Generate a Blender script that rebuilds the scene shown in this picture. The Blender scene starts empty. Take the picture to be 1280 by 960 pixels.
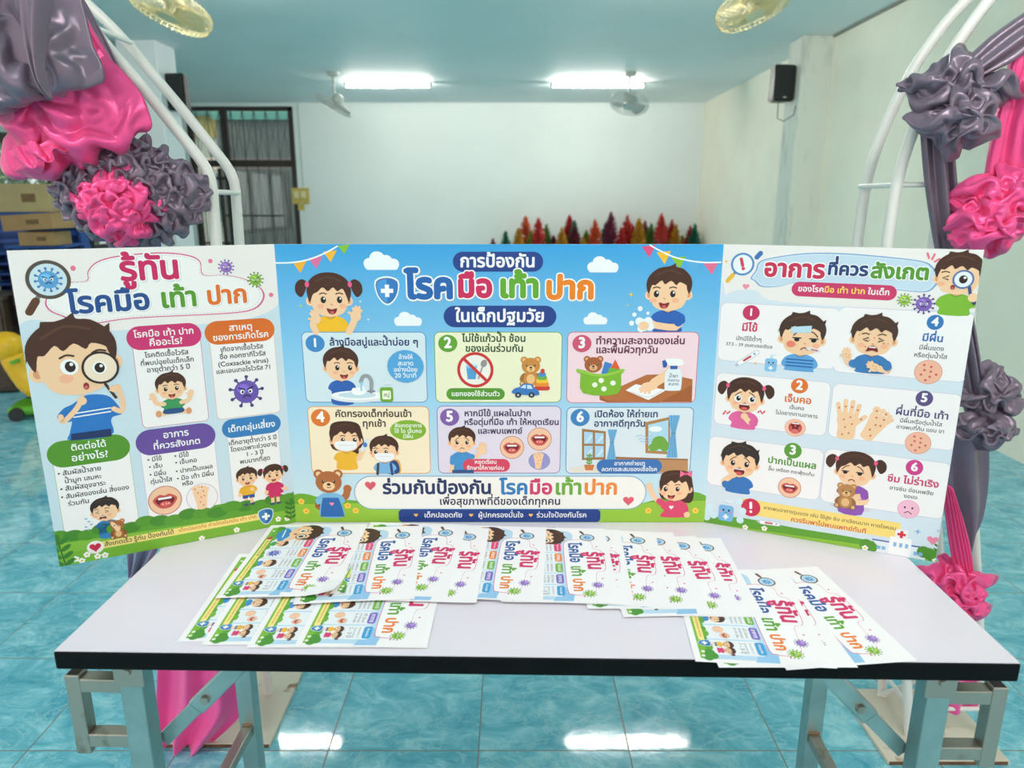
import bpy, bmesh, math, random
import numpy as np
from mathutils import Vector, Matrix
from mathutils.geometry import tessellate_polygon
S = bpy.context.scene
COL = S.collection
R = math.radians
random.seed(7)

# ------------------------------------------------------------------ camera
CAM_H, PITCH, FPX = 1.43, R(14.1), 900.0
cam = bpy.data.cameras.new('camera')
cam.sensor_width = 36.0
cam.lens = FPX / 1280 * 36.0
cam.clip_start = 0.02
cam_o = bpy.data.objects.new('camera', cam)
cam_o.location = (0, 0, CAM_H)
cam_o.rotation_euler = (R(90) - PITCH, 0, 0)
COL.objects.link(cam_o)
S.camera = cam_o
cam.dof.use_dof = True
cam.dof.focus_distance = 1.5
cam.dof.aperture_fstop = 4.0

# ------------------------------------------------------------------ world, lights, exposure
w = bpy.data.worlds.new('daylight')
S.world = w
w.use_nodes = True
nt = w.node_tree
bg = nt.nodes['Background']
tc = nt.nodes.new('ShaderNodeTexCoord')
sx = nt.nodes.new('ShaderNodeSeparateXYZ')
rmp = nt.nodes.new('ShaderNodeValToRGB')
rmp.color_ramp.elements[0].position = 0.42
rmp.color_ramp.elements[0].color = (0.40, 0.42, 0.40, 1)
rmp.color_ramp.elements[1].position = 0.56
rmp.color_ramp.elements[1].color = (1.0, 0.94, 0.87, 1)
mp = nt.nodes.new('ShaderNodeMapRange')
mp.inputs['From Min'].default_value = -1
nt.links.new(tc.outputs['Generated'], sx.inputs[0])
nt.links.new(sx.outputs['Z'], mp.inputs['Value'])
nt.links.new(mp.outputs[0], rmp.inputs[0])
nt.links.new(rmp.outputs[0], bg.inputs['Color'])
bg.inputs['Strength'].default_value = 1.45
S.view_settings.view_transform = 'Standard'
S.view_settings.look = 'None'
S.view_settings.gamma = 1.0
S.view_settings.use_curve_mapping = False
S.view_settings.exposure = 0.06
try:
    S.cycles.use_denoising = True
    S.cycles.max_bounces = 8
    S.cycles.diffuse_bounces = 5
    S.cycles.sample_clamp_indirect = 4.0
except Exception:
    pass
TUBE_POWER = 180.0

def area(name, loc, rot, sx_, sy_, power, colr=(1, 1, 1), portal=False):
    l = bpy.data.lights.new(name, 'AREA')
    l.shape = 'RECTANGLE'; l.size = sx_; l.size_y = sy_; l.energy = power; l.color = colr
    o = bpy.data.objects.new(name, l); o.location = loc; o.rotation_euler = rot
    COL.objects.link(o)
    if portal:
        l.cycles.is_portal = True
    return o
# daylight comes in through the open front of the hall and the openings of the left wall
area('daylight_opening', (-1.1, -1.6, 1.45), (R(90), 0, 0), 7.8, 2.8, 1, portal=True)
area('daylight_opening', (-5.1, 2.6, 1.45), (R(90), 0, R(-90)), 5.0, 2.6, 1, portal=True)

# ------------------------------------------------------------------ helpers: pixel rays, tags, meshes, materials
_c, _s = math.cos(PITCH), math.sin(PITCH)
def ray(x, y):
    a = (x - 640) / FPX; b = (y - 480) / FPX
    return np.array([a, _c - b * _s, -_s - b * _c])
def at_z(x, y, z):
    r = ray(x, y); t = (z - CAM_H) / r[2]
    return np.array([0, 0, CAM_H]) + r * t
def at_y(x, y, d):
    r = ray(x, y); t = d / r[1]
    return np.array([0, 0, CAM_H]) + r * t

def tag(o, label=None, cat=None, group=None, kind=None):
    if label: o['label'] = label
    if cat: o['category'] = cat
    if group: o['group'] = group
    if kind: o['kind'] = kind
    return o
def empty(name, loc=(0, 0, 0), rz=0.0, label=None, cat=None, group=None):
    o = bpy.data.objects.new(name, None)
    o.location = loc; o.rotation_euler = (0, 0, rz); o.empty_display_size = 0.05
    COL.objects.link(o)
    return tag(o, label, cat, group)
def link(name, me, mats, parent=None, smooth=False, auto=None):
    if not isinstance(mats, (list, tuple)): mats = [mats]
    for m in mats:
        if m is not None: me.materials.append(m)
    if smooth:
        me.polygons.foreach_set('use_smooth', [True] * len(me.polygons))
    o = bpy.data.objects.new(name, me)
    COL.objects.link(o)
    if parent is not None: o.parent = parent
    if auto:
        try:
            me.set_sharp_from_angle(angle=R(auto))
        except Exception:
            pass
    return o

class MB:
    """collects shapes that make up ONE mesh object"""
    def __init__(s): s.bm = bmesh.new()
    def box(s, c, d, rot=None, bev=0.0, seg=2):
        m = Matrix.Translation(Vector(c))
        if rot is not None: m = m @ rot.to_4x4()
        m = m @ Matrix.Diagonal((d[0], d[1], d[2], 1))
        r = bmesh.ops.create_cube(s.bm, size=1.0, matrix=m)
        if bev:
            es = list({e for v in r['verts'] for e in v.link_edges})
            bmesh.ops.bevel(s.bm, geom=es, offset=bev, segments=seg, affect='EDGES', profile=0.5)
        return s
    def bar(s, a, b, wx, wy, bev=0.0, up=(0, 0, 1)):
        a, b = Vector(a), Vector(b); d = b - a
        z = d.normalized(); u = Vector(up)
        if abs(z.dot(u)) > 0.99: u = Vector((0, 1, 0))
        x = u.cross(z).normalized(); y = z.cross(x)
        rot = Matrix((x, y, z)).transposed()
        return s.box((a + b) / 2, (wx, wy, d.length), rot, bev)
    def cyl(s, a, b, r1, r2=None, n=20, caps=True):
        a, b = Vector(a), Vector(b); d = b - a
        q = d.to_track_quat('Z', 'Y').to_matrix().to_4x4()
        bmesh.ops.create_cone(s.bm, cap_ends=caps, segments=n, radius1=r1, radius2=r1 if r2 is None else r2,
                              depth=d.length, matrix=Matrix.Translation((a + b) / 2) @ q)
        return s
    def ball(s, c, r, n=16, rot=None):
        r = (r, r, r) if isinstance(r, (int, float)) else r
        m = Matrix.Translation(Vector(c))
        if rot is not None: m = m @ rot.to_4x4()
        bmesh.ops.create_uvsphere(s.bm, u_segments=n * 2, v_segments=n, radius=1.0, matrix=m @ Matrix.Diagonal((r[0], r[1], r[2], 1)))
        return s
    def tube(s, pts, r, n=10, closed=False, caps=True):
        pts = [Vector(p) for p in pts]; N = len(pts); rings = []
        rr = r if isinstance(r, (list, tuple)) else [r] * N
        prev = None
        for i, p in enumerate(pts):
            if closed: t = pts[(i + 1) % N] - pts[i - 1]
            else: t = pts[min(i + 1, N - 1)] - pts[max(i - 1, 0)]
            t.normalize()
            if prev is None:
                u = Vector((0, 0, 1)) if abs(t.z) < 0.9 else Vector((0, 1, 0))
                x = u.cross(t).normalized()
            else:
                x = (prev - t * prev.dot(t)).normalized()
            prev = x; y = t.cross(x)
            rings.append([s.bm.verts.new(p + (x * math.cos(a) + y * math.sin(a)) * rr[i])
                          for a in [2 * math.pi * k / n for k in range(n)]])
        for i in range(N if closed else N - 1):
            A, B = rings[i], rings[(i + 1) % N]
            for k in range(n):
                s.bm.faces.new((A[k], A[(k + 1) % n], B[(k + 1) % n], B[k]))
        if caps and not closed:
            s.bm.faces.new(rings[0][::-1]); s.bm.faces.new(rings[-1])
        return s
    def lathe(s, prof, c=(0, 0, 0), n=28):
        c = Vector(c); rings = []
        for r, z in prof:
            rings.append([s.bm.verts.new(c + Vector((r * math.cos(2 * math.pi * k / n), r * math.sin(2 * math.pi * k / n), z))) for k in range(n)])
        for A, B in zip(rings, rings[1:]):
            for k in range(n):
                s.bm.faces.new((A[k], A[(k + 1) % n], B[(k + 1) % n], B[k]))
        s.bm.faces.new(rings[0][::-1]); s.bm.faces.new(rings[-1])
        return s
    def build(s, name, mats, parent=None, smooth=False, auto=35):
        bmesh.ops.recalc_face_normals(s.bm, faces=s.bm.faces)
        me = bpy.data.meshes.new(name); s.bm.to_mesh(me); s.bm.free()
        return link(name, me, mats, parent, smooth, auto if smooth else None)

def lin(c):
    out = []
    for v in c[:3]:
        v = v / 255.0
        out.append(v / 12.92 if v <= 0.04045 else ((v + 0.055) / 1.055) ** 2.4)
    return tuple(out)

MATS = {}
def pm(name, rgb, rough=0.5, metal=0.0, var=0.06, scale=25.0, bump=0.0, bscale=None, spec=0.5, coat=0.0, rgb2=None, thr=None, sheen=0.0, stretch=(1, 1, 1)):
    """procedural principled material: noise varies the colour a little and can roughen the surface"""
    if name in MATS: return MATS[name]
    m = bpy.data.materials.new(name); m.use_nodes = True
    t = m.node_tree; b = t.nodes['Principled BSDF']
    c = lin(rgb)
    tx = t.nodes.new('ShaderNodeTexCoord'); mpn = t.nodes.new('ShaderNodeMapping'); mpn.inputs['Scale'].default_value = stretch
    nz = t.nodes.new('ShaderNodeTexNoise'); nz.inputs['Scale'].default_value = scale; nz.inputs['Detail'].default_value = 5
    t.links.new(tx.outputs['Object'], mpn.inputs[0]); t.links.new(mpn.outputs[0], nz.inputs['Vector'])
    rp = t.nodes.new('ShaderNodeValToRGB')
    if rgb2 is None:
        rp.color_ramp.elements[0].color = tuple(v * (1 - var) for v in c) + (1,)
        rp.color_ramp.elements[1].color = tuple(min(1, v * (1 + var)) for v in c) + (1,)
        rp.color_ramp.elements[0].position = 0.3; rp.color_ramp.elements[1].position = 0.7
    else:
        lo, hi = thr or (0.6, 0.68)
        rp.color_ramp.elements[0].color = c + (1,); rp.color_ramp.elements[1].color = lin(rgb2) + (1,)
        rp.color_ramp.elements[0].position = lo; rp.color_ramp.elements[1].position = hi
    t.links.new(nz.outputs['Fac'], rp.inputs[0]); t.links.new(rp.outputs[0], b.inputs['Base Color'])
    b.inputs['Roughness'].default_value = rough; b.inputs['Metallic'].default_value = metal
    b.inputs['Specular IOR Level'].default_value = spec
    if coat: b.inputs['Coat Weight'].default_value = coat; b.inputs['Coat Roughness'].default_value = 0.08
    if sheen: b.inputs['Sheen Weight'].default_value = sheen
    if bump:
        n2 = t.nodes.new('ShaderNodeTexNoise'); n2.inputs['Scale'].default_value = bscale or scale * 4; n2.inputs['Detail'].default_value = 4
        t.links.new(mpn.outputs[0], n2.inputs['Vector'])
        bp = t.nodes.new('ShaderNodeBump'); bp.inputs['Strength'].default_value = bump; bp.inputs['Distance'].default_value = 0.004
        t.links.new(n2.outputs['Fac'], bp.inputs['Height']); t.links.new(bp.outputs[0], b.inputs['Normal'])
    MATS[name] = m
    return m
def emis(name, rgb, power):
    m = bpy.data.materials.new(name); m.use_nodes = True
    b = m.node_tree.nodes['Principled BSDF']
    b.inputs['Base Color'].default_value = (0.9, 0.9, 0.9, 1)
    b.inputs['Emission Color'].default_value = lin(rgb) + (1,); b.inputs['Emission Strength'].default_value = power
    return m
# ------------------------------------------------------------------ the hall
XL, XR, YB, ZC, YF = -5.1, 2.89, 11.5, 2.89, -1.6
def floor_material():
    m = bpy.data.materials.new('teal_marble_tiles'); m.use_nodes = True
    t = m.node_tree; b = t.nodes['Principled BSDF']; L = t.links.new
    tx = t.nodes.new('ShaderNodeTexCoord')
    mpn = t.nodes.new('ShaderNodeMapping'); mpn.inputs['Location'].default_value = (0.09, -0.02, 0)
    L(tx.outputs['Object'], mpn.inputs[0])
    br = t.nodes.new('ShaderNodeTexBrick'); br.offset = 0.0; br.squash = 1.0
    br.inputs['Scale'].default_value = 1.0; br.inputs['Brick Width'].default_value = 0.405; br.inputs['Row Height'].default_value = 0.405
    br.inputs['Mortar Size'].default_value = 0.0022; br.inputs['Mortar Smooth'].default_value = 0.2
    br.inputs['Color1'].default_value = (0, 0, 0, 1); br.inputs['Color2'].default_value = (1, 1, 1, 1)
    L(mpn.outputs[0], br.inputs['Vector'])
    # every tile shifts its own marbling
    sc_ = t.nodes.new('ShaderNodeVectorMath'); sc_.operation = 'SCALE'; sc_.inputs['Scale'].default_value = 1 / 0.405
    L(mpn.outputs[0], sc_.inputs[0])
    fl = t.nodes.new('ShaderNodeVectorMath'); fl.operation = 'FLOOR'; L(sc_.outputs[0], fl.inputs[0])
    wn = t.nodes.new('ShaderNodeTexWhiteNoise'); wn.noise_dimensions = '3D'; L(fl.outputs[0], wn.inputs['Vector'])
    off = t.nodes.new('ShaderNodeVectorMath'); off.operation = 'MULTIPLY_ADD'
    off.inputs[1].default_value = (1.3, 1.3, 1.3); L(wn.outputs['Color'], off.inputs[0])
    st = t.nodes.new('ShaderNodeMapping'); st.inputs['Rotation'].default_value = (0, 0, 0.5); st.inputs['Scale'].default_value = (1.0, 1.5, 1)
    L(mpn.outputs[0], st.inputs[0]); L(st.outputs[0], off.inputs[2])
    n1 = t.nodes.new('ShaderNodeTexNoise'); n1.inputs['Scale'].default_value = 7.5; n1.inputs['Detail'].default_value = 12; n1.inputs['Roughness'].default_value = 0.7; n1.inputs['Distortion'].default_value = 0.9
    L(off.outputs[0], n1.inputs['Vector'])
    r1 = t.nodes.new('ShaderNodeValToRGB'); e = r1.color_ramp.elements
    e[0].position = 0.34; e[0].color = lin((78, 162, 188)) + (1,)
    e[1].position = 0.66; e[1].color = lin((164, 222, 234)) + (1,)
    k = r1.color_ramp.elements.new(0.5); k.color = lin((116, 192, 210)) + (1,)
    L(n1.outputs['Fac'], r1.inputs[0])
    n2 = t.nodes.new('ShaderNodeTexNoise'); n2.inputs['Scale'].default_value = 4.2; n2.inputs['Detail'].default_value = 12; n2.inputs['Roughness'].default_value = 0.66; n2.inputs['Distortion'].default_value = 0.5
    L(off.outputs[0], n2.inputs['Vector'])
    sb = t.nodes.new('ShaderNodeMath'); sb.operation = 'SUBTRACT'; sb.inputs[1].default_value = 0.5; L(n2.outputs['Fac'], sb.inputs[0])
    ab = t.nodes.new('ShaderNodeMath'); ab.operation = 'ABSOLUTE'; L(sb.outputs[0], ab.inputs[0])
    r2 = t.nodes.new('ShaderNodeValToRGB'); r2.color_ramp.elements[0].color = (0.45, 0.45, 0.45, 1); r2.color_ramp.elements[0].position = 0.0
    r2.color_ramp.elements[1].color = (0, 0, 0, 1); r2.color_ramp.elements[1].position = 0.02
    L(ab.outputs[0], r2.inputs[0])
    mx = t.nodes.new('ShaderNodeMix'); mx.data_type = 'RGBA'
    mx.inputs['B'].default_value = lin((176, 222, 226)) + (1,)
    L(r2.outputs[0], mx.inputs['Factor']); L(r1.outputs[0], mx.inputs['A'])
    gm = t.nodes.new('ShaderNodeMix'); gm.data_type = 'RGBA'; gm.inputs['B'].default_value = lin((120, 128, 126)) + (1,)
    L(br.outputs['Fac'], gm.inputs['Factor']); L(mx.outputs['Result'], gm.inputs['A'])
    L(gm.outputs['Result'], b.inputs['Base Color'])
    rg = t.nodes.new('ShaderNodeMapRange'); rg.inputs['To Min'].default_value = 0.06; rg.inputs['To Max'].default_value = 0.6
    L(br.outputs['Fac'], rg.inputs['Value']); L(rg.outputs[0], b.inputs['Roughness'])
    nb = t.nodes.new('ShaderNodeTexNoise'); nb.inputs['Scale'].default_value = 42; nb.inputs['Detail'].default_value = 2
    L(mpn.outputs[0], nb.inputs['Vector'])
    hs = t.nodes.new('ShaderNodeMath'); hs.operation = 'SUBTRACT'; L(nb.outputs['Fac'], hs.inputs[0])
    mm = t.nodes.new('ShaderNodeMath'); mm.operation = 'MULTIPLY'; mm.inputs[1].default_value = 2.5; L(br.outputs['Fac'], mm.inputs[0]); L(mm.outputs[0], hs.inputs[1])
    bp = t.nodes.new('ShaderNodeBump'); bp.inputs['Strength'].default_value = 0.035; bp.inputs['Distance'].default_value = 0.003
    L(hs.outputs[0], bp.inputs['Height']); L(bp.outputs[0], b.inputs['Normal'])
    b.inputs['Specular IOR Level'].default_value = 0.42
    return m
def slab(name, x0, x1, y0, y1, z0, z1, mat):
    o = MB().box(((x0 + x1) / 2, (y0 + y1) / 2, (z0 + z1) / 2), (x1 - x0, y1 - y0, z1 - z0)).build(name, mat)
    o['kind'] = 'structure'
    return o
M_back = pm('pale_mint_wall_paint', (228, 233, 231), 0.75, var=0.03, scale=1.2, bump=0.05, bscale=60)
M_right = pm('cream_wall_paint', (255, 246, 229), 0.72, var=0.04, scale=2.2, bump=0.05, bscale=60)
M_pill = pm('worn_white_plaster', (228, 228, 218), 0.7, rgb2=(204, 204, 194), thr=(0.56, 0.74), scale=4.2, bump=0.08, bscale=40, stretch=(2.5, 2.5, 0.8))
M_pill2 = pm('white_plaster', (230, 234, 236), 0.7, var=0.03, scale=3, bump=0.05, bscale=40)
M_ceil = pm('blue_grey_ceiling_paint', (238, 242, 242), 0.62, var=0.03, scale=0.9)
M_dark = pm('dark_brown_window_frame', (52, 44, 40), 0.45, var=0.15, scale=20)
slab('floor', XL - 0.2, XR + 0.2, -3.5, YB + 0.2, -0.1, 0.0, floor_material())
slab('ceiling', XL - 0.2, XR + 0.2, YF, YB + 0.2, ZC, ZC + 0.12, M_ceil)
slab('wall_right', XR, XR + 0.18, YF, YB + 0.2, 0.0, ZC, M_right)
# back wall with the opening of the tall window
WX0, WX1, WZ0, WZ1 = -4.92, -3.30, 0.45, 2.84
mbk = MB()
for (x0, x1, z0, z1) in ((XL - 0.2, WX0, 0, ZC), (WX1, XR, 0, ZC), (WX0, WX1, 0, WZ0), (WX0, WX1, WZ1, ZC)):
    mbk.box(((x0 + x1) / 2, YB + 0.09, (z0 + z1) / 2), (x1 - x0, 0.18, z1 - z0))
mbk.build('wall_back', M_back)['kind'] = 'structure'
# left wall: open in front, one wide window further in
ml = MB()
for (y0, y1, z0, z1) in ((5.2, 6.0, 0, ZC), (9.6, YB, 0, ZC), (6.0, 9.6, 0, 0.85), (6.0, 9.6, 2.12, ZC), (YF, 5.2, 2.6, ZC)):
    ml.box((XL - 0.09, (y0 + y1) / 2, (z0 + z1) / 2), (0.18, y1 - y0, z1 - z0))
ml.build('wall_left', pm('grey_green_wall_paint', (190, 204, 200), 0.75, var=0.04, scale=1.5))['kind'] = 'structure'
# columns
mp1 = MB().box((2.755, 7.18, ZC / 2), (0.28, 0.36, ZC - 0.002), bev=0.008)
mp1.build('trim_1', M_pill)['kind'] = 'structure'
mp2 = MB().box((-3.475, 7.40, ZC / 2), (0.37, 0.40, ZC - 0.002), bev=0.008)
mp2.build('trim_2', M_pill2)['kind'] = 'structure'
# thin dark strip where the right wall meets the ceiling, and the skirting
slab('trim_3', XR - 0.018, XR - 0.001, YF, 7.0, ZC - 0.022, ZC - 0.001, pm('grey_edge_strip', (150, 146, 136), 0.7, var=0.15, scale=8))

# window in the back wall: frame, mullions, panes
def window(name, bars, panes, mframe, mglass):
    mb = MB()
    for c, d in bars: mb.box(c, d, bev=0.004)
    f = mb.build(name, mframe); f['kind'] = 'structure'
    for c, d in panes:
        MB().box(c, d).build('pane', mglass, f)
    return f
def glass(name, rgb=(235, 245, 245), alpha=0.12):
    m = bpy.data.materials.new(name); m.use_nodes = True
    t = m.node_tree; t.nodes.clear()
    o = t.nodes.new('ShaderNodeOutputMaterial'); mxs = t.nodes.new('ShaderNodeMixShader')
    tr = t.nodes.new('ShaderNodeBsdfTransparent'); gl = t.nodes.new('ShaderNodeBsdfGlossy'); gl.inputs['Roughness'].default_value = 0.05
    nz = t.nodes.new('ShaderNodeTexNoise'); nz.inputs['Scale'].default_value = 3
    rr = t.nodes.new('ShaderNodeMapRange'); rr.inputs['To Min'].default_value = alpha * 0.7; rr.inputs['To Max'].default_value = alpha * 1.3
    t.links.new(nz.outputs['Fac'], rr.inputs['Value']); t.links.new(rr.outputs[0], mxs.inputs['Fac'])
    tr.inputs['Color'].default_value = lin(rgb) + (1,)
    t.links.new(tr.outputs[0], mxs.inputs[1]); t.links.new(gl.outputs[0], mxs.inputs[2]); t.links.new(mxs.outputs[0], o.inputs['Surface'])
    return m
GL = glass('window_glass')
yw = YB + 0.05
ZT = 2.02                     # transom height
XM = -4.36                    # mullion
bars = [((WX0 + 0.04, yw, (WZ0 + WZ1) / 2), (0.08, 0.08, WZ1 - WZ0)), ((WX1 - 0.04, yw, (WZ0 + WZ1) / 2), (0.08, 0.08, WZ1 - WZ0)),
        (((WX0 + WX1) / 2, yw, WZ1 - 0.03), (WX1 - WX0, 0.08, 0.06)), (((WX0 + WX1) / 2, yw, WZ0 + 0.04), (WX1 - WX0, 0.08, 0.08)),
        (((WX0 + WX1) / 2, yw, ZT), (WX1 - WX0, 0.075, 0.10)), ((XM, yw, (WZ0 + WZ1) / 2), (0.10, 0.075, WZ1 - WZ0)),
        ((WX1 - 0.72, yw, 1.24), (0.9, 0.05, 0.025)), ((-4.62, yw, 1.80), (0.45, 0.05, 0.04)), ((-4.62, yw, 0.82), (0.45, 0.05, 0.03)),
        ((-4.50, yw, 1.2), (0.05, 0.06, 1.5))]
panes = [(((WX0 + XM) / 2, yw, (ZT + WZ1) / 2), (XM - WX0 - 0.14, 0.006, WZ1 - ZT - 0.16)), (((XM + WX1) / 2, yw, (ZT + WZ1) / 2), (WX1 - XM - 0.14, 0.006, WZ1 - ZT - 0.16)),
         (((WX0 + XM) / 2, yw + 0.01, (ZT + WZ0) / 2), (XM - WX0 - 0.14, 0.006, ZT - WZ0 - 0.16)), (((XM + WX1) / 2, yw + 0.01, (ZT + WZ0) / 2), (WX1 - XM - 0.14, 0.006, ZT - WZ0 - 0.16))]
wf = window('window_1', bars, panes, M_dark, GL)
# iron grille behind the panes
mg = MB()
for i in range(9):
    x = WX0 + 0.1 + i * (WX1 - WX0 - 0.2) / 8
    mg.bar((x, YB + 0.13, WZ0 + 0.02), (x, YB + 0.13, WZ1 - 0.02), 0.012, 0.012)
for i in range(8):
    x = WX0 + 0.1 + i * (WX1 - WX0 - 0.2) / 8; x2 = x + (WX1 - WX0 - 0.2) / 8
    for (a, b) in ((2.1, 2.8), (2.8, 2.1), (0.6, 1.9), (1.9, 0.6)):
        mg.bar((x, YB + 0.135, a), (x2, YB + 0.135, b), 0.007, 0.007)
mg.build('window_grille', pm('dark_iron', (62, 62, 64), 0.5, 0.4), wf)
# left wall window
xw = XL - 0.06
bl = [((xw, 7.8, 2.07), (0.08, 3.6, 0.10)), ((xw, 7.8, 0.89), (0.08, 3.6, 0.08))] + [((xw, y, 1.48), (0.08, 0.06, 1.27)) for y in (6.03, 7.2, 8.4, 9.57)]
pl = [((xw, y, 1.48), (0.006, 1.1, 1.1)) for y in (6.6, 7.8, 8.98)]
window('window_2', bl, pl, M_dark, GL)

# ------------------------------------------------------------------ outside: neighbour building, ground, bushes
slab('ground', -16, 12, YB + 0.35, 22, -0.25, -0.15, pm('pale_concrete_ground', (170, 168, 160), 0.85, var=0.1, scale=3))
slab('ground', -16, XL - 0.25, -4, YB + 0.35, -0.25, -0.15, pm('lawn_ground', (110, 130, 80), 0.9, var=0.2, scale=8))
nb = empty('neighbour_building', (-5.65, 15.2, -0.15), 0, 'grey building with vertical ribbed wall seen through the tall back window', 'building')
mw = MB().box((1.25, 0, 2.0), (2.9, 0.3, 4.0))
for i in range(36): mw.box((-0.15 + i * 0.08, -0.16, 1.75), (0.03, 0.03, 3.45))
mw.build('ribbed_wall', pm('grey_ribbed_sheet', (128, 130, 132), 0.6, var=0.12, scale=4), nb)
MB().box((1.25, -0.22, 3.42), (2.95, 0.10, 0.5)).build('fascia', pm('teal_fascia', (120, 190, 180), 0.5), nb)
MB().box((1.25, -0.2, 4.2), (3.4, 1.2, 0.12)).build('roof', pm('pale_roof_sheet', (190, 195, 195), 0.5), nb)
hb = empty('distant_house', (-7.2, 19.0, -0.15), 0, 'pale house with yellow wall seen through the left pane of the back window', 'house')
MB().box((0, 0, 1.6), (4.2, 3.0, 3.2)).build('wall', pm('pale_house_wall', (226, 224, 214), 0.8), hb)
MB().box((0, -1.53, 3.3), (4.2, 0.06, 0.5)).build('upper_band', pm('yellow_house_wall', (222, 196, 120), 0.8), hb)
mr = MB()
mr.box((0, -0.8, 3.95), (4.6, 2.2, 0.1), Matrix.Rotation(R(22), 3, 'X')); mr.box((0, 0.9, 3.95), (4.6, 2.2, 0.1), Matrix.Rotation(R(-22), 3, 'X'))
mr.build('roof', pm('teal_roof', (110, 170, 165), 0.6), hb)
MB().box((0.8, -1.52, 1.7), (1.0, 0.08, 1.1), bev=0.02).build('window', pm('house_window', (120, 140, 150), 0.2), hb)
def leafy(name, c, rad, n, mats, label, seed, group=None):
    rnd = np.random.default_rng(seed)
    P = rnd.normal(size=(n, 3)); P /= np.linalg.norm(P, axis=1)[:, None]
    P = np.array(c) + P * np.array(rad) * (rnd.uniform(0.55, 1.0, (n, 1)))
    V, F = [], []
    for p in P:
        a = rnd.normal(size=3); a /= np.linalg.norm(a); b = np.cross(a, rnd.normal(size=3)); b /= np.linalg.norm(b)
        l = rnd.uniform(0.07, 0.13); k = len(V)
        V += [p - a * l, p + b * l * 0.4, p + a * l, p - b * l * 0.4]; F.append((k, k + 1, k + 2, k + 3))
    me = bpy.data.meshes.new('foliage'); me.from_pydata([tuple(v) for v in V], [], F)
    e = empty(name, (c[0], c[1], -0.15), 0, label, 'bush', group)
    o = link('foliage', me, mats, e); o.location = (-c[0], -c[1], 0.15)
    MB().cyl((0, 0, 0), (0, 0, c[2] + 0.1), 0.05, 0.03).build('trunk', pm('bark', (96, 78, 60), 0.9), e)
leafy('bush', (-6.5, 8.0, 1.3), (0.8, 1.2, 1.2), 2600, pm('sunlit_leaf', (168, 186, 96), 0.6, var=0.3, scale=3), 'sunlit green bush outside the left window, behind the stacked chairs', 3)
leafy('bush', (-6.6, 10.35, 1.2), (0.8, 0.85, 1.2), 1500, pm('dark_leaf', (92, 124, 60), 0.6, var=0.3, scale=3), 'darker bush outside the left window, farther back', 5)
# ------------------------------------------------------------------ lamps, fans, speakers, switch board
M_tube = emis('tube_glow', (255, 252, 241), TUBE_POWER)
M_white = pm('white_enamel', (236, 236, 232), 0.35)
def tube_lamp(x0, x1, y, label):
    xc = (x0 + x1) / 2; L_ = x1 - x0
    e = empty('fluorescent_lamp', (xc, y, ZC), 0, label, 'lamp', 'fluorescent ceiling lamps')
    MB().box((0, 0, -0.014), (L_, 0.05, 0.028), bev=0.006).build('batten', M_white, e)
    MB().cyl((-L_ / 2 + 0.03, 0, -0.047), (L_ / 2 - 0.03, 0, -0.047), 0.0145, n=14).build('tube', M_tube, e, True)
    for s in (-1, 1):
        MB().box((s * (L_ / 2 - 0.018), 0, -0.044), (0.03, 0.036, 0.04), bev=0.005).build('lamp_holder', M_white, e)
    return e
tube_lamp(-2.09, -1.00, 9.6, 'glowing white tube lamp on the ceiling behind the left far fan')
tube_lamp(0.48, 1.66, 9.6, 'glowing white tube lamp on the ceiling behind the right far fan')
tube_lamp(-2.46, -1.38, 5.0, 'left near tube lamp, seen as a bright streak mirrored in the floor tiles')
tube_lamp(0.43, 1.46, 5.0, 'right near tube lamp, seen as a bright streak mirrored in the floor tiles')

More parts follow.
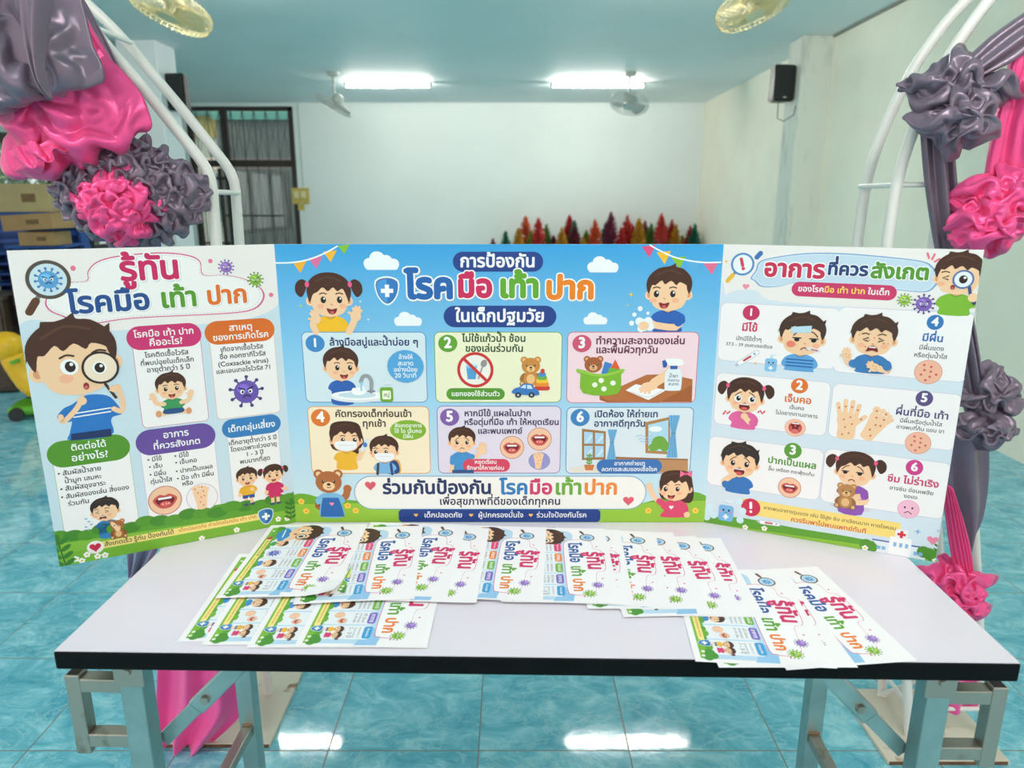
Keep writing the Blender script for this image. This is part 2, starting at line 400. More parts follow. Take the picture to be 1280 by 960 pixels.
tube_lamp(-2.14, -1.02, 0.45, 'added unseen tube lamp above the left side of the table')  # this row is added out of view to brighten the table
tube_lamp(0.46, 1.62, 0.45, 'added unseen tube lamp above the right side of the table')  # likewise an added lamp, out of view
M_cream = pm('aged_cream_plastic', (226, 208, 150), 0.4, var=0.08)
M_chrome = pm('grey_wire', (200, 202, 198), 0.35)
M_grey = pm('grey_fan_plastic', (196, 198, 192), 0.4)
def fan(x, y, z, roll, tiltx, mcage, mblade, label, rad=0.235, depth=0.05):
    e = empty('ceiling_fan', (x, y, ZC), 0, label, 'fan', 'orbit fans on the ceiling')
    zc = z - ZC
    MB().lathe([(0.0, 0), (0.07, 0), (0.065, -0.03), (0.03, -0.05), (0.0, -0.05)]).build('ceiling_mount', mblade, e, True)
    MB().cyl((0, 0, -0.04), (0, 0, zc + 0.13), 0.014).build('rod', mblade, e, True)
    h = bpy.data.objects.new('fan_head', None)
    rot = Matrix.Rotation(roll, 3, 'Y') @ Matrix.Rotation(tiltx, 3, 'X')
    def X(p): return rot @ Vector(p) + Vector((0, 0, zc))
    mo = MB().lathe([(0.0, 0.135), (0.045, 0.13), (0.062, 0.10), (0.062, 0.05), (0.04, 0.03), (0.0, 0.03)])
    mo.bm.transform(Matrix.Translation((0, 0, zc)) @ rot.to_4x4())
    bpy.data.objects.remove(h)
    mo.build('motor', mblade, e, True)
    cg = MB()
    for rr, zz in ((rad, 0.0), (rad * 0.97, depth * 0.5), (rad * 0.97, -depth * 0.5), (0.06, -depth), (0.06, depth)):
        cg.tube([X((rr * math.cos(a), rr * math.sin(a), zz)) for a in [2 * math.pi * k / 48 for k in range(48)]], 0.0032 if rr > 0.1 else 0.002, 6, closed=True)
    for k in range(44):
        a = 2 * math.pi * k / 44; ca, sa = math.cos(a), math.sin(a)
        for sg in (-1, 1):
            cg.tube([X((0.06 * ca, 0.06 * sa, sg * depth)), X((0.15 * ca, 0.15 * sa, sg * depth)), X((rad * .93 * ca, rad * .93 * sa, sg * depth * 0.8)), X((rad * ca, rad * sa, 0.0))], 0.0021, 5)
    cg.build('cage', mcage, e, True)
    MB().cyl(X((0, 0, -depth - 0.006)), X((0, 0, -depth + 0.004)), 0.06, n=28).build('cage_badge', mblade, e)
    MB().cyl(X((0, 0, -0.03)), X((0, 0, 0.03)), 0.035, n=20).build('hub', mblade, e, True)
    for b in range(3):
        a0 = b * 2 * math.pi / 3 + 0.4
        V, F = [], []; nr, na = 6, 7
        for i in range(nr):
            r = 0.03 + (rad * 0.86 - 0.03) * i / (nr - 1)
            half = 0.25 + 0.38 * math.sin(math.pi * min(1, (i + 1) / nr * 0.85))
            for j in range(na):
                u = j / (na - 1) - 0.5
                V.append(tuple(X((r * math.cos(a0 + u * 2 * half), r * math.sin(a0 + u * 2 * half), -u * 0.04))))
        for i in range(nr - 1):
            for j in range(na - 1):
                k = i * na + j; F.append((k, k + 1, k + na + 1, k + na))
        me = bpy.data.meshes.new('blade'); me.from_pydata(V, [], F)
        o = link('blade', me, mblade, e, True)
        md = o.modifiers.new('thick', 'SOLIDIFY'); md.thickness = 0.003
    return e
M_creamb = pm('pale_cream_blade', (232, 222, 186), 0.35)
fan(-2.10, 4.85, 2.585, R(17), R(-16), M_cream, M_creamb, 'cream caged fan at the top left, above the white arch', 0.25)
fan(1.48, 4.85, 2.60, R(-17), R(-16), M_cream, M_creamb, 'cream caged fan at the top right of centre', 0.23)
fan(-2.06, 8.9, 2.53, R(30), R(4), M_chrome, M_grey, 'small grey far fan hanging at the left tube lamp', 0.225, 0.04)
fan(1.36, 8.9, 2.55, R(14), R(-22), M_chrome, M_grey, 'small grey far fan hanging at the right tube lamp', 0.225, 0.04)

M_spk = pm('black_speaker_plastic', (22, 22, 24), 0.45, var=0.2)
M_grl = pm('black_speaker_grille', (30, 30, 32), 0.65, var=0.3, scale=400, bump=0.4, bscale=500)
def speaker(c, d, rz, wall_x, label):
    e = empty('wall_speaker', c, rz, label, 'speaker', 'wall speakers on the columns')
    w_, dp, h_ = d
    mb = MB()
    for sgn in (0,):
        pts = [(-w_ / 2, -dp / 2), (w_ / 2, -dp / 2), (w_ * 0.32, dp / 2), (-w_ * 0.32, dp / 2)]
        lo = [mb.bm.verts.new((x, y, -h_ / 2)) for x, y in pts]; hi = [mb.bm.verts.new((x, y, h_ / 2)) for x, y in pts]
        mb.bm.faces.new(lo[::-1]); mb.bm.faces.new(hi)
        for i in range(4): mb.bm.faces.new((lo[i], lo[(i + 1) % 4], hi[(i + 1) % 4], hi[i]))
    bmesh.ops.bevel(mb.bm, geom=list(mb.bm.edges), offset=0.012, segments=2, affect='EDGES')
    mb.build('cabinet', M_spk, e)
    MB().box((0, -dp / 2 - 0.004, 0), (w_ * 0.9, 0.012, h_ * 0.93), bev=0.005).build('grille', M_grl, e)
    MB().box((0, -dp / 2 - 0.012, -h_ * 0.40), (0.03, 0.004, 0.012), bev=0.001).build('badge', pm('silver_badge', (190, 190, 190), 0.3, 0.6), e)
    s = 1 if wall_x > c[0] else -1
    b = MB(); inv = Matrix.Rotation(-rz, 3, 'Z')
    b.bar(inv @ Vector((0, 0.03, 0.03)), inv @ Vector((wall_x - c[0], 0.03, 0.03)), 0.03, 0.03); b.box(inv @ Vector((wall_x - c[0] - s * 0.006, 0.03, 0.03)), (0.012, 0.09, 0.12), inv)
    b.build('bracket', M_spk, e)
    return e
sp = at_y(975.5, 105, 7.15); speaker(tuple(sp), (0.215, 0.16, 0.315), R(12), 2.615, 'black box speaker on the right column')
sp = at_y(223, 116, 7.40); speaker(tuple(sp), (0.225, 0.16, 0.33), R(-8), -3.29, 'black box speaker on the left column, behind the white arch')
mc = MB(); mc.tube([(2.5, 7.2, 2.34), (2.49, 7.16, 2.2), (2.53, 7.1, 2.17), (2.6, 7.05, 2.22), (2.606, 7.04, 2.3)], 0.004, 6)
tag(mc.build('speaker_cable', M_spk), 'thin cable looping below the right wall speaker', 'cable')

p = at_y(375.5, 245, YB - 0.02)
sb = empty('switch_board', (p[0], YB, p[2]), 0, 'yellow wooden switch board on the back wall right of the window', 'switch board')
M_yel = pm('varnished_yellow_wood', (206, 176, 92), 0.45, var=0.15, scale=12, stretch=(1, 1, 6))
MB().box((0, -0.012, 0), (0.27, 0.024, 0.24), bev=0.006).build('board', M_yel, sb)
MB().box((0, -0.012, -0.17), (0.10, 0.024, 0.09), bev=0.006).build('lower_board', M_yel, sb)
for dx in (-0.06, 0.05):
    MB().box((dx, -0.03, 0.02), (0.07, 0.02, 0.10), bev=0.004).build('switch', pm('ivory_switch', (222, 212, 170), 0.4), sb)
tag(MB().box((-3.215, YB - 0.008, 2.2), (0.018, 0.014, 1.36)).build('cable_conduit', pm('conduit_white', (200, 208, 200), 0.6)), 'thin conduit running down the back wall to the yellow switch board', 'conduit')
# ------------------------------------------------------------------ folding table
M_lam = pm('pale_lilac_laminate', (232, 223, 235), 0.22, var=0.015, scale=4, spec=0.5)
M_edge = pm('black_edge_band', (9, 11, 12), 0.5, var=0.3, scale=40, spec=0.12)
M_galv = pm('galvanised_steel', (168, 184, 182), 0.34, 0.85, var=0.14, scale=14, bump=0.04, bscale=80)
M_galv2 = pm('dull_galvanised_steel', (172, 168, 158), 0.42, 0.8, rgb2=(120, 104, 88), thr=(0.60, 0.78), scale=22)
M_dkh = pm('painted_tube_shade', (30, 28, 26), 0.8)
M_rust = pm('rust_spot', (136, 110, 86), 0.8, var=0.3)
tb = empty('folding_table', (0.034, 1.2255, 0), R(-1.19), 'white laminate folding table with black edge on galvanised steel legs', 'table')
TL, TD = 0.748, 0.2505
MB().box((0, 0, 0.7491), (2 * TL - 0.004, 2 * TD - 0.004, 0.0018)).build('laminate_top', M_lam, tb)
MB().box((0, 0, 0.7330), (2 * TL, 2 * TD, 0.032), bev=0.0035).build('tabletop_core', M_edge, tb)
def sq_tube(mb, a, b, s, up=(0, 1, 0)): mb.bar(a, b, s, s, 0.003, up)
ZU = 0.717
for sx_ in (-1, 1):
    xl = sx_ * 0.656
    for yl, nm in ((-0.195, 'front'), (0.215, 'rear')):
        m = MB(); sq_tube(m, (xl, yl, 0.012), (xl, yl, ZU - 0.002), 0.038)
        lg = m.build('leg', M_galv, tb)
        MB().box((xl, yl, 0.008), (0.044, 0.044, 0.016), bev=0.003).build('foot_cap', M_edge, lg)
        if yl < 0:
            for zz in (0.690, 0.46):
                MB().cyl((xl, yl - 0.0185, zz), (xl, yl - 0.026, zz), 0.0075, 0.0055, n=14).build('bolt', M_galv2, lg, True)
            MB().box((xl, yl - 0.0195, 0.688), (0.05, 0.004, 0.055), bev=0.002).build('hinge_plate', M_galv2, lg)
    # lower bar between the front and rear leg
    m = MB(); m.bar((xl, 0.196, 0.235), (xl, -0.178, 0.235), 0.025, 0.025, 0.003); m.build('crossbar', M_galv2, tb)
    m = MB(); m.bar((xl, 0.196, 0.700), (xl, -0.178, 0.700), 0.02, 0.02, 0.003); m.build('top_rail', M_galv, tb)
    MB().ball((xl, 0.2, 0.25), (0.017, 0.008, 0.006), 8).build('weld', M_rust, tb)
    # square hook for stacking, on the outside of the leg
    xo = sx_ * 0.757
    m = MB()
    m.bar((xo, -0.195, 0.522), (xo, -0.195, 0.674), 0.025, 0.025, 0.002)
    for zz in (0.655, 0.548):
        a = sx_ * 0.676; m.bar((a, -0.195, zz), (xo - sx_ * 0.012, -0.195, zz), 0.025, 0.025, 0.002)
    hk = m.build('stacking_hook', M_galv2, tb)
    MB().box((xo, -0.195, 0.6742), (0.019, 0.019, 0.0012)).build('tube_end_shade', M_dkh, hk)  # dark plate on the closed end, painted as the shade inside a hollow tube
    # folding brace: two flat bars with a riveted joint
    A = Vector((sx_ * 0.640, -0.170, 0.520)); B = Vector((sx_ * 0.455, -0.170, 0.712)); J = A.lerp(B, 0.47)
    d = (B - A).normalized()
    m = MB(); m.bar(J - d * 0.03, B, 0.032, 0.014, 0.003, up=(0, 1, 0)); br_ = m.build('folding_brace', M_galv, tb)
    m = MB(); m.bar(A, J + d * 0.012, 0.026, 0.008, 0.002, up=(0, 1, 0)); m.build('lower_link', M_galv, br_)
    MB().cyl(J + Vector((0, -0.005, 0)), J + Vector((0, -0.014, 0)), 0.009, 0.007, n=16).build('rivet', M_galv2, br_, True)
m = MB(); m.bar((-0.45, 0.0, 0.705), (0.45, 0.0, 0.705), 0.02, 0.03, 0.002); m.build('under_rail', M_galv, tb)
# ------------------------------------------------------------------ printed artwork: flat coloured shapes lying on a sheet
GLY = {}
_probe = bpy.data.curves.new('probe', 'FONT')
_po = bpy.data.objects.new('probe', _probe)
COL.objects.link(_po)
def _loops(body, res):
    """closed outlines of the letters in body at size 1"""
    _probe.body = body; _probe.resolution_u = res; _probe.fill_mode = 'NONE'
    dg = bpy.context.evaluated_depsgraph_get(); dg.update()
    me = bpy.data.meshes.new_from_object(_po.evaluated_get(dg))
    v = np.array([q.co[:2] for q in me.vertices]).reshape(-1, 2)
    nx = {}
    for e in me.edges:
        i, j = e.vertices; nx.setdefault(i, []).append(j); nx.setdefault(j, []).append(i)
    bpy.data.meshes.remove(me)
    out, seen = [], set()
    for i in range(len(v)):
        if i in seen or i not in nx: continue
        lp = [i]; seen.add(i); c = nx[i][0]
        if c < i and len(nx[i]) > 1: c = nx[i][1]
        while c not in seen:
            lp.append(c); seen.add(c); c = next((q for q in nx[c] if q not in seen), i)
        q = v[lp]
        q = q[[k for k in range(len(q)) if np.hypot(*(q[k] - q[k - 1])) > 1e-5]]
        if len(q) > 2: out.append(q)
    return out
def _sa(q): return .5 * float(np.dot(q[:, 0], np.roll(q[:, 1], -1)) - np.dot(q[:, 1], np.roll(q[:, 0], -1)))
def _inside(p, q):
    x, y = p; c = False
    for (x1, y1), (x2, y2) in zip(q, np.roll(q, -1, 0)):
        if (y1 > y) != (y2 > y) and x < (x2 - x1) * (y - y1) / (y2 - y1) + x1: c = not c
    return c
def _fill(loops):
    """overlapping strokes are filled one by one, each with its own counters"""
    if not loops: return []
    ar = [_sa(q) for q in loops]; sg = 1 if ar[int(np.argmax(np.abs(ar)))] > 0 else -1
    outs = [q for q, k in zip(loops, ar) if k * sg > 0]; holes = [q for q, k in zip(loops, ar) if k * sg <= 0]
    parts = []
    for o in outs:
        hs = [h for h in holes if _inside(h[0], o)]
        V = np.vstack([o] + hs)
        parts.append((V, [tuple(t) for t in tessellate_polygon([[Vector((x, y, 0)) for x, y in q] for q in [o] + hs])]))
    return parts
def _xmax(body):
    return max(q[:, 0].max() for q in _loops(body, 1))
_B0 = None
def glyph(ch, res):
    global _B0
    k = (ch, res)
    if k not in GLY:
        if _B0 is None: _B0 = _xmax('ก|')
        ka = ('adv', ch)
        if ka not in GLY: GLY[ka] = _xmax('ก' + ch + '|') - _B0
        GLY[k] = (_fill(_loops(ch, res)) if ch.strip() else [], GLY[ka])
    return GLY[k]
UP = set('ิีึืั็ํ')
TONE = set('่้๊๋์')
TALL = set('ปฝฟ')
def layout(s, res):
    """list of (verts, faces) for a line of Thai or Latin text at size 1; returns width"""
    out = []; x = 0.0
    for i, ch in enumerate(s):
        parts, a = glyph(ch, res)
        dx = dy = 0.0
        if ch in TONE:
            if (i and s[i - 1] in UP) or (i + 1 < len(s) and s[i + 1] == 'ำ'): dy = 0.21
            b = s[i - 1] if i else ''
            if b in UP | set('ุู') and i > 1: b = s[i - 2]
            if b in TALL: dx = -0.12
            if i + 1 < len(s) and s[i + 1] == 'ำ': dx -= 0.1
        elif ch in UP and i and s[i - 1] in TALL: dx = -0.12
        for v, f in parts: out.append((v + [x + dx, dy], f))
        x += a
    return out, x

class Art:
    def __init__(s, W, Hh, dz=0.03, res=2):
        s.W, s.H, s.dz, s.res = W, Hh, dz, res
        s.V, s.C, s.F = [], [], []; s.z = dz; s.M = None; s.n = 0; s.k = 0; s.fix = None
    # --- mapping from a reading frame to mm on the sheet
    def use(s, M): s.M = M; return s
    def p(s, x, y): return s.M(x, y)
    def kx(s, x, y): a = s.M(x - 5, y); b = s.M(x + 5, y); return math.hypot(b[0] - a[0], b[1] - a[1]) / 10
    def ky(s, x, y): a = s.M(x, y - 5); b = s.M(x, y + 5); return abs(b[1] - a[1]) / 10
    def base(s, k): s.z = s.dz * k; return s
    def raw(s, v, f, col, clamp=True):
        v = np.asarray(v, float)
        if clamp: v = np.clip(v, [0, 0], [s.W, s.H])
        o = s.n
        s.k = (s.k + 1) % 15
        z = np.full((len(v), 1), s.z + s.dz * (.06 * s.k if s.fix is None else s.fix))      # no two shapes share a plane
        s.V.append(np.hstack([v, z])); s.n += len(v)
        c = np.asarray(col, float)
        if c.ndim == 1: c = np.tile(np.array(lin(c)), (len(v), 1))
        s.C.append(c)
        s.F += [tuple(i + o for i in q) for q in f]
        s.z += s.dz
    # --- shapes in mm
    def poly(s, pts, col):
        pts = np.clip(np.asarray(pts, float), [0, 0], [s.W, s.H])
        keep = [0]
        for i in range(1, len(pts)):
            if np.hypot(*(pts[i] - pts[keep[-1]])) > 1e-4: keep.append(i)
        pts = pts[keep]
        if len(pts) < 3: return
        tr = tessellate_polygon([[Vector((a, b, 0)) for a, b in pts]])
        a = 0.0
        F = []
        for t in tr:
            A, B, C_ = pts[t[0]], pts[t[1]], pts[t[2]]
            F.append(tuple(t) if (B[0] - A[0]) * (C_[1] - A[1]) - (B[1] - A[1]) * (C_[0] - A[0]) > 0 else tuple(t[::-1]))
        s.raw(pts, F, col)
    def blob(s, pts, col, n=5, closed=True): s.poly(smooth(pts, n), col)
    def ell(s, x, y, rx, ry, col, rot=0.0, n=22):
        a = np.linspace(0, 2 * math.pi, n, endpoint=False)
        px, py = rx * np.cos(a), ry * np.sin(a); c, d = math.cos(rot), math.sin(rot)
        s.raw(np.stack([x + px * c - py * d, y + px * d + py * c], 1), [tuple(range(n))], col)
    def rrect(s, x0, y0, x1, y1, r, col):
        x0, x1 = min(x0, x1), max(x0, x1); y0, y1 = min(y0, y1), max(y0, y1)
        r = min(r, (x1 - x0) / 2, (y1 - y0) / 2); P = []
        for cx, cy, a0 in ((x1 - r, y1 - r, 0), (x0 + r, y1 - r, 90), (x0 + r, y0 + r, 180), (x1 - r, y0 + r, 270)):
            for k in range(7):
                a = R(a0 + 15 * k); P.append((cx + r * math.cos(a), cy + r * math.sin(a)))
        s.raw(P, [tuple(range(len(P)))], col)
    def frame(s, x0, y0, x1, y1, r, wd, cb, cf):
        x0, x1 = min(x0, x1), max(x0, x1); y0, y1 = min(y0, y1), max(y0, y1)
        s.rrect(x0, y0, x1, y1, r, cb); s.rrect(x0 + wd, y0 + wd, x1 - wd, y1 - wd, max(0.1, r - wd), cf)
    def stroke(s, pts, wd, col, closed=False, taper=None):
        P = np.asarray(pts, float); n = len(P)
        if n < 2: return
        if closed: T = np.roll(P, -1, 0) - np.roll(P, 1, 0)
        else: T = np.gradient(P, axis=0)
        T /= np.maximum(np.hypot(T[:, 0], T[:, 1]), 1e-9)[:, None]
        N = np.stack([-T[:, 1], T[:, 0]], 1)
        w_ = np.full(n, wd / 2.0) if taper is None else np.asarray(taper) * wd / 2
        v = np.vstack([P + N * w_[:, None], P - N * w_[:, None]])
        f = []
        for i in range(n if closed else n - 1):
            j = (i + 1) % n; f.append((i, i + n, j + n, j))
        if not closed:      # round ends
            for e, sg in ((0, -1), (n - 1, 1)):
                a0 = math.atan2(T[e, 1] * sg, T[e, 0] * sg)
                arc = [P[e] + w_[e] * np.array([math.cos(a0 + t), math.sin(a0 + t)]) for t in np.linspace(-math.pi / 2, math.pi / 2, 7)]
                k = len(v); v = np.vstack([v, arc]); f.append(tuple(range(k, k + 7)))
        s.raw(v, f, col)
    def dash(s, pts, wd, col, on=3, off=2):
        P = np.asarray(pts, float); P = np.vstack([P, P[:1]])
        d = np.r_[0, np.cumsum(np.hypot(*np.diff(P, axis=0).T))]
        V, F = [], []
        t = 0
        while t + on < d[-1]:
            a = np.array([np.interp(t, d, P[:, 0]), np.interp(t, d, P[:, 1])]); b = np.array([np.interp(t + on, d, P[:, 0]), np.interp(t + on, d, P[:, 1])])
            u = (b - a) / max(1e-6, np.hypot(*(b - a))); nn = np.array([-u[1], u[0]]) * wd / 2
            k = len(V); V += [a + nn, a - nn, b - nn, b + nn]; F.append((k, k + 1, k + 2, k + 3)); t += on + off
        s.raw(V, F, col)
    def text(s, st, cx, cy, width, col, wt=0.0, outline=None, hmax=None, rot=0.0):
        runs = [(st, col)] if isinstance(st, str) else st
        full = ''.join(r[0] for r in runs)
        g, tot = layout(full, s.res)
        k = width / max(tot, 0.01)
        x0 = cx - width / 2; y0 = cy - 0.28 * k
        def emit(parts, c):
            z1 = s.z
            for j, (v, f) in enumerate(parts):
                s.z = z1; s.fix = .02 * (j % 3); s.raw(v * k + [x0, y0], f, c)
            s.fix = None
        def fat(parts, c, r, dx=0.0):
            # heavier letters: the outline drawn again all round at the pen's radius
            m = 1 if r < .004 else (3 if r < .011 else (5 if r < .03 else (8 if r < .06 else 14)))
            z0 = s.z
            for i in range(m):
                if m == 1: o = (0, 0)
                elif m == 3: o = ((i - 1) * r, 0)
                else: o = (r * math.cos(2 * math.pi * i / m), r * math.sin(2 * math.pi * i / m))
                s.z = z0 + s.dz * .85 * i / m
                emit([(v + [o[0] + dx, o[1] - dx], f) for v, f in parts], c)
            s.z = z0 + s.dz
        if outline:
            for (ow, oc, sh) in outline: fat(g, oc, ow, sh)
        pos = 0; x = 0.0; zz = s.z
        for stx, c in runs:
            gi, wi = layout(stx, s.res)
            s.z = zz
            fat([(v + [x, 0], f) for v, f in gi], c, wt)
            x += wi
    # --- shapes in reading-frame coordinates
    def E(s, x, y, rx, ry, col, rot=0.0, n=22):
        a, b = s.p(x, y); s.ell(a, b, rx * s.kx(x, y), ry * s.ky(x, y), col, rot, n)
    def P(s, pts, col): s.poly([s.p(*q) for q in pts], col)
    def B(s, pts, col, n=5): s.blob([s.p(*q) for q in pts], col, n)
    def L(s, pts, wd, col, n=0, closed=False):
        q = [s.p(*t) for t in pts]
        if n: q = smooth(q, n, closed)
        s.stroke(q, wd * s.ky(*pts[0]), col, closed)
    def T(s, st, x, y, wd, col, wt=0.012, outline=None):
        a, b = s.p(x, y); s.text(st, a, b, wd * s.kx(x, y), col, wt, outline)
    def RR(s, xa, ya, xb, yb, r, col):
        a = s.p(xa, ya); b = s.p(xb, yb); s.rrect(a[0], a[1], b[0], b[1], r, col)
    def PILL(s, x, y, w_, h_, col, r=99):
        a, b = s.p(x, y); kx, ky = s.kx(x, y), s.ky(x, y)
        s.rrect(a - w_ * kx / 2, b - h_ * ky / 2, a + w_ * kx / 2, b + h_ * ky / 2, r, col)
    def mesh(s, name, depth_back=None):
        """the print alone as mesh data in metres, x right, z up, facing -Y"""
        V = np.vstack(s.V) / 1000.0
        C_ = np.vstack(s.C)
        return V, C_, s.F
def smooth(pts, n=5, closed=True):
    P = np.asarray(pts, float); m = len(P); out = []
    for i in range(m if closed else m - 1):
        if closed: a, b, c, d = P[i - 1], P[i], P[(i + 1) % m], P[(i + 2) % m]
        else: a, b, c, d = P[max(i - 1, 0)], P[i], P[i + 1], P[min(i + 2, m - 1)]
        for k in range(n):
            t = k / n
            out.append(0.5 * ((2 * b) + (c - a) * t + (2 * a - 5 * b + 4 * c - d) * t * t + (3 * b - a - 3 * c + d) * t ** 3))
    if not closed: out.append(P[-1])
    return np.array(out)

# colours of the inks
SKIN, SKIN2, CHK = (248, 206, 166), (226, 160, 116), (248, 184, 148)
HAIR, HAIR2 = (70, 40, 27), (88, 54, 36)
INK, WHT = (38, 38, 48), (250, 250, 250)
BLU, NAVY, GRN, ORG, PNK, PUR, RED = (36, 116, 190), (28, 58, 124), (92, 160, 42), (236, 126, 36), (208, 44, 104), (112, 78, 160), (200, 40, 50)

class Loc:
    """local unit frame for an illustration: origin in mm, scale h"""
    def __init__(s, a, x, y, h, flip=False, rot=0.0): s.a, s.x, s.y, s.h, s.f, s.r = a, x, y, h, (-1 if flip else 1), rot
    def m(s, q):
        x, y = q[0] * s.f, q[1]; c, d = math.cos(s.r), math.sin(s.r)
        return (s.x + (x * c - y * d) * s.h, s.y + (x * d + y * c) * s.h)
    def e(s, x, y, rx, ry, col, rot=0.0, n=18):
        a = s.m((x, y)); s.a.ell(a[0], a[1], rx * s.h, ry * s.h, col, s.r + rot * s.f, n)
    def b(s, pts, col, n=4): s.a.blob([s.m(q) for q in pts], col, n)
    def p(s, pts, col): s.a.poly([s.m(q) for q in pts], col)
    def l(s, pts, wd, col, n=4, taper=None): s.a.stroke(smooth([s.m(q) for q in pts], n, False) if n else [s.m(q) for q in pts], wd * s.h, col)

def hand(L, x, y, r, ang, spots=False, open_=True):
    """open hand with four fingers and a thumb"""
    for k, da in enumerate((-0.55, -0.18, 0.18, 0.52)):
        a = ang + da; ln = (1.45, 1.75, 1.7, 1.4)[k]
        L.l([(x, y), (x + math.cos(a) * r * ln, y + math.sin(a) * r * ln)], r * 0.52, SKIN, 0)
    a = ang + 1.35; L.l([(x, y), (x + math.cos(a) * r * 1.35, y + math.sin(a) * r * 1.35)], r * 0.5, SKIN, 0)
    L.e(x, y, r, r, SKIN)
    if spots:
        for q in ((0.3, 0.2), (-0.3, 0.4), (0.0, -0.3), (0.5, -0.4)): L.e(x + q[0] * r, y + q[1] * r, r * 0.12, r * 0.12, (222, 110, 90))

def kid(a, x, y, h, hair='boy', eyes='open', mouth='smile', shirt=BLU, yaw=0.0, flip=False, body=0.55, arms=(), spots=0, extra=None,
        rot=0.0, stripes=None, pants=None, hairc=HAIR, dress=False, brow=0.0):
    """cartoon child; (x, y) mm = centre of the head, h = head height in mm"""
    L = Loc(a, x, y, h, flip, rot)
    D = tuple(int(v * 0.86) for v in shirt)
    if hair == 'tails':
        for s in (-1, 1):
            L.b([(s * .5, .3), (s * .62, .38), (s * .76, .28), (s * .78, .08), (s * .66, -.04), (s * .56, .08)], hairc)
    if hair == 'long':
        L.b([(-.5, .1), (-.42, .45), (0, .54), (.42, .45), (.54, .1), (.6, -.35), (.48, -.58), (.1, -.5), (-.44, -.4)], hairc)
    if body:
        b = body; y0 = -.5
        if pants is not None:
            for s in (-1, 1):
                L.l([(s * .13, y0 - b), (s * .14, y0 - b - .5)], .17, SKIN, 0); L.e(s * .16, y0 - b - .55, .13, .07, (60, 70, 110))
            L.p([(-.3, y0 - b + .06), (.3, y0 - b + .06), (.3, y0 - b - .2), (.04, y0 - b - .2), (0, y0 - b - .08), (-.04, y0 - b - .2), (-.3, y0 - b - .2)], pants)
        L.l([(0, -.4), (0, -.56)], .22, SKIN2, 0)
        wb = .42 if dress else .31
        L.b([(-.14, y0 + .02), (-.34, y0 - .07), (-.42, y0 - .24), (-.32, y0 - .34), (-wb, y0 - b), (wb, y0 - b), (.32, y0 - .34), (.42, y0 - .24), (.34, y0 - .07), (.14, y0 + .02), (0, y0 - .04)], shirt, 3)
        if stripes:
            for k in range(stripes[0]):
                yy = y0 - b * (0.3 + 0.6 * k / max(1, stripes[0])); L.l([(-.3, yy), (.3, yy)], .035, stripes[1], 0)
        L.l([(-.13, y0 + .02), (0, y0 - .05), (.13, y0 + .02)], .035, D, 3)
    # head
    for s in (-1, 1):
        L.e(s * .45, -.13, .10, .11, SKIN); L.e(s * .455, -.13, .05, .06, SKIN2)
    L.b([(-.43, -.02), (-.42, -.22), (-.30, -.42), (0, -.50), (.30, -.42), (.42, -.22), (.43, -.02), (.36, .25), (0, .35), (-.36, .25)], SKIN)
    for s in (-1, 1): L.e(s * .26 + yaw, -.25, .085, .06, CHK)
    if spots:
        rs = random.Random(spots)
        for k in range(14): L.e(rs.uniform(-.34, .34), rs.uniform(-.4, .08), .018, .016, (226, 110, 84), n=8)
    # hair cap and fringe
    if hair in ('boy', 'spiky'):
        L.b([(-.47, -.10), (-.53, .12), (-.46, .33), (-.26, .49), (0, .54), (.12, .60), (.14, .52), (.30, .48), (.47, .32), (.53, .12), (.47, -.10), (.41, .02), (.39, .10), (.24, .17), (.16, .10), (.04, .20), (-.10, .12), (-.18, .21), (-.32, .10), (-.40, .10)], hairc, 3)
        L.l([(-.3, .33), (-.02, .44), (.26, .36)], .035, HAIR2)
        if hair == 'spiky':
            for q in ([(-.30, .44), (-.26, .545), (-.10, .52)], [(-.52, .08), (-.56, .03), (-.50, .24)], [(.44, .36), (.51, .40), (.48, .24)]): L.p(q, hairc)
    else:
        L.b([(-.46, -.16), (-.52, .12), (-.44, .36), (-.24, .50), (0, .54), (.24, .50), (.44, .36), (.52, .12), (.46, -.16), (.40, .0), (.32, .16), (.20, .10), (.10, .19), (-.02, .10), (-.14, .19), (-.26, .09), (-.38, .02)], hairc, 3)
        L.l([(-.28, .34), (0, .43), (.28, .34)], .035, HAIR2)
        if hair == 'tails':
            for s in (-1, 1): L.e(s * .5, .26, .05, .07, (238, 90, 140))
    # face
    ex = .19
    for s in (-1, 1):
        u = s * ex + yaw
        if eyes == 'open':
            L.e(u, -.10, .062, .08, (28, 22, 24)); L.e(u + .02, -.07, .022, .026, WHT, n=10)
        elif eyes == 'round':
            L.e(u, -.10, .105, .11, WHT); L.e(u + .01, -.10, .062, .075, (40, 26, 22)); L.e(u + .03, -.07, .022, .024, WHT, n=10)
        elif eyes == 'closed':
            L.l([(u - .08, -.08), (u, -.12), (u + .08, -.08)], .028, INK)
        elif eyes == 'squint':
            L.l([(u - .07 * s, -.05), (u + .05 * s, -.10), (u - .07 * s, -.14)], .028, INK, 0)
        elif eyes == 'tired':
            L.e(u, -.12, .06, .05, (28, 22, 24)); L.l([(u - .09, -.08), (u + .09, -.08)], .03, INK, 0)
        L.l([(u - .08, .035 - s * brow * -1 * .06), (u, .06), (u + .08, .035 + s * brow * -1 * .06)], .026, (70, 42, 32))
    L.l([(yaw - .015, -.20), (yaw + .02, -.22)], .03, SKIN2, 0)
    my = -.34
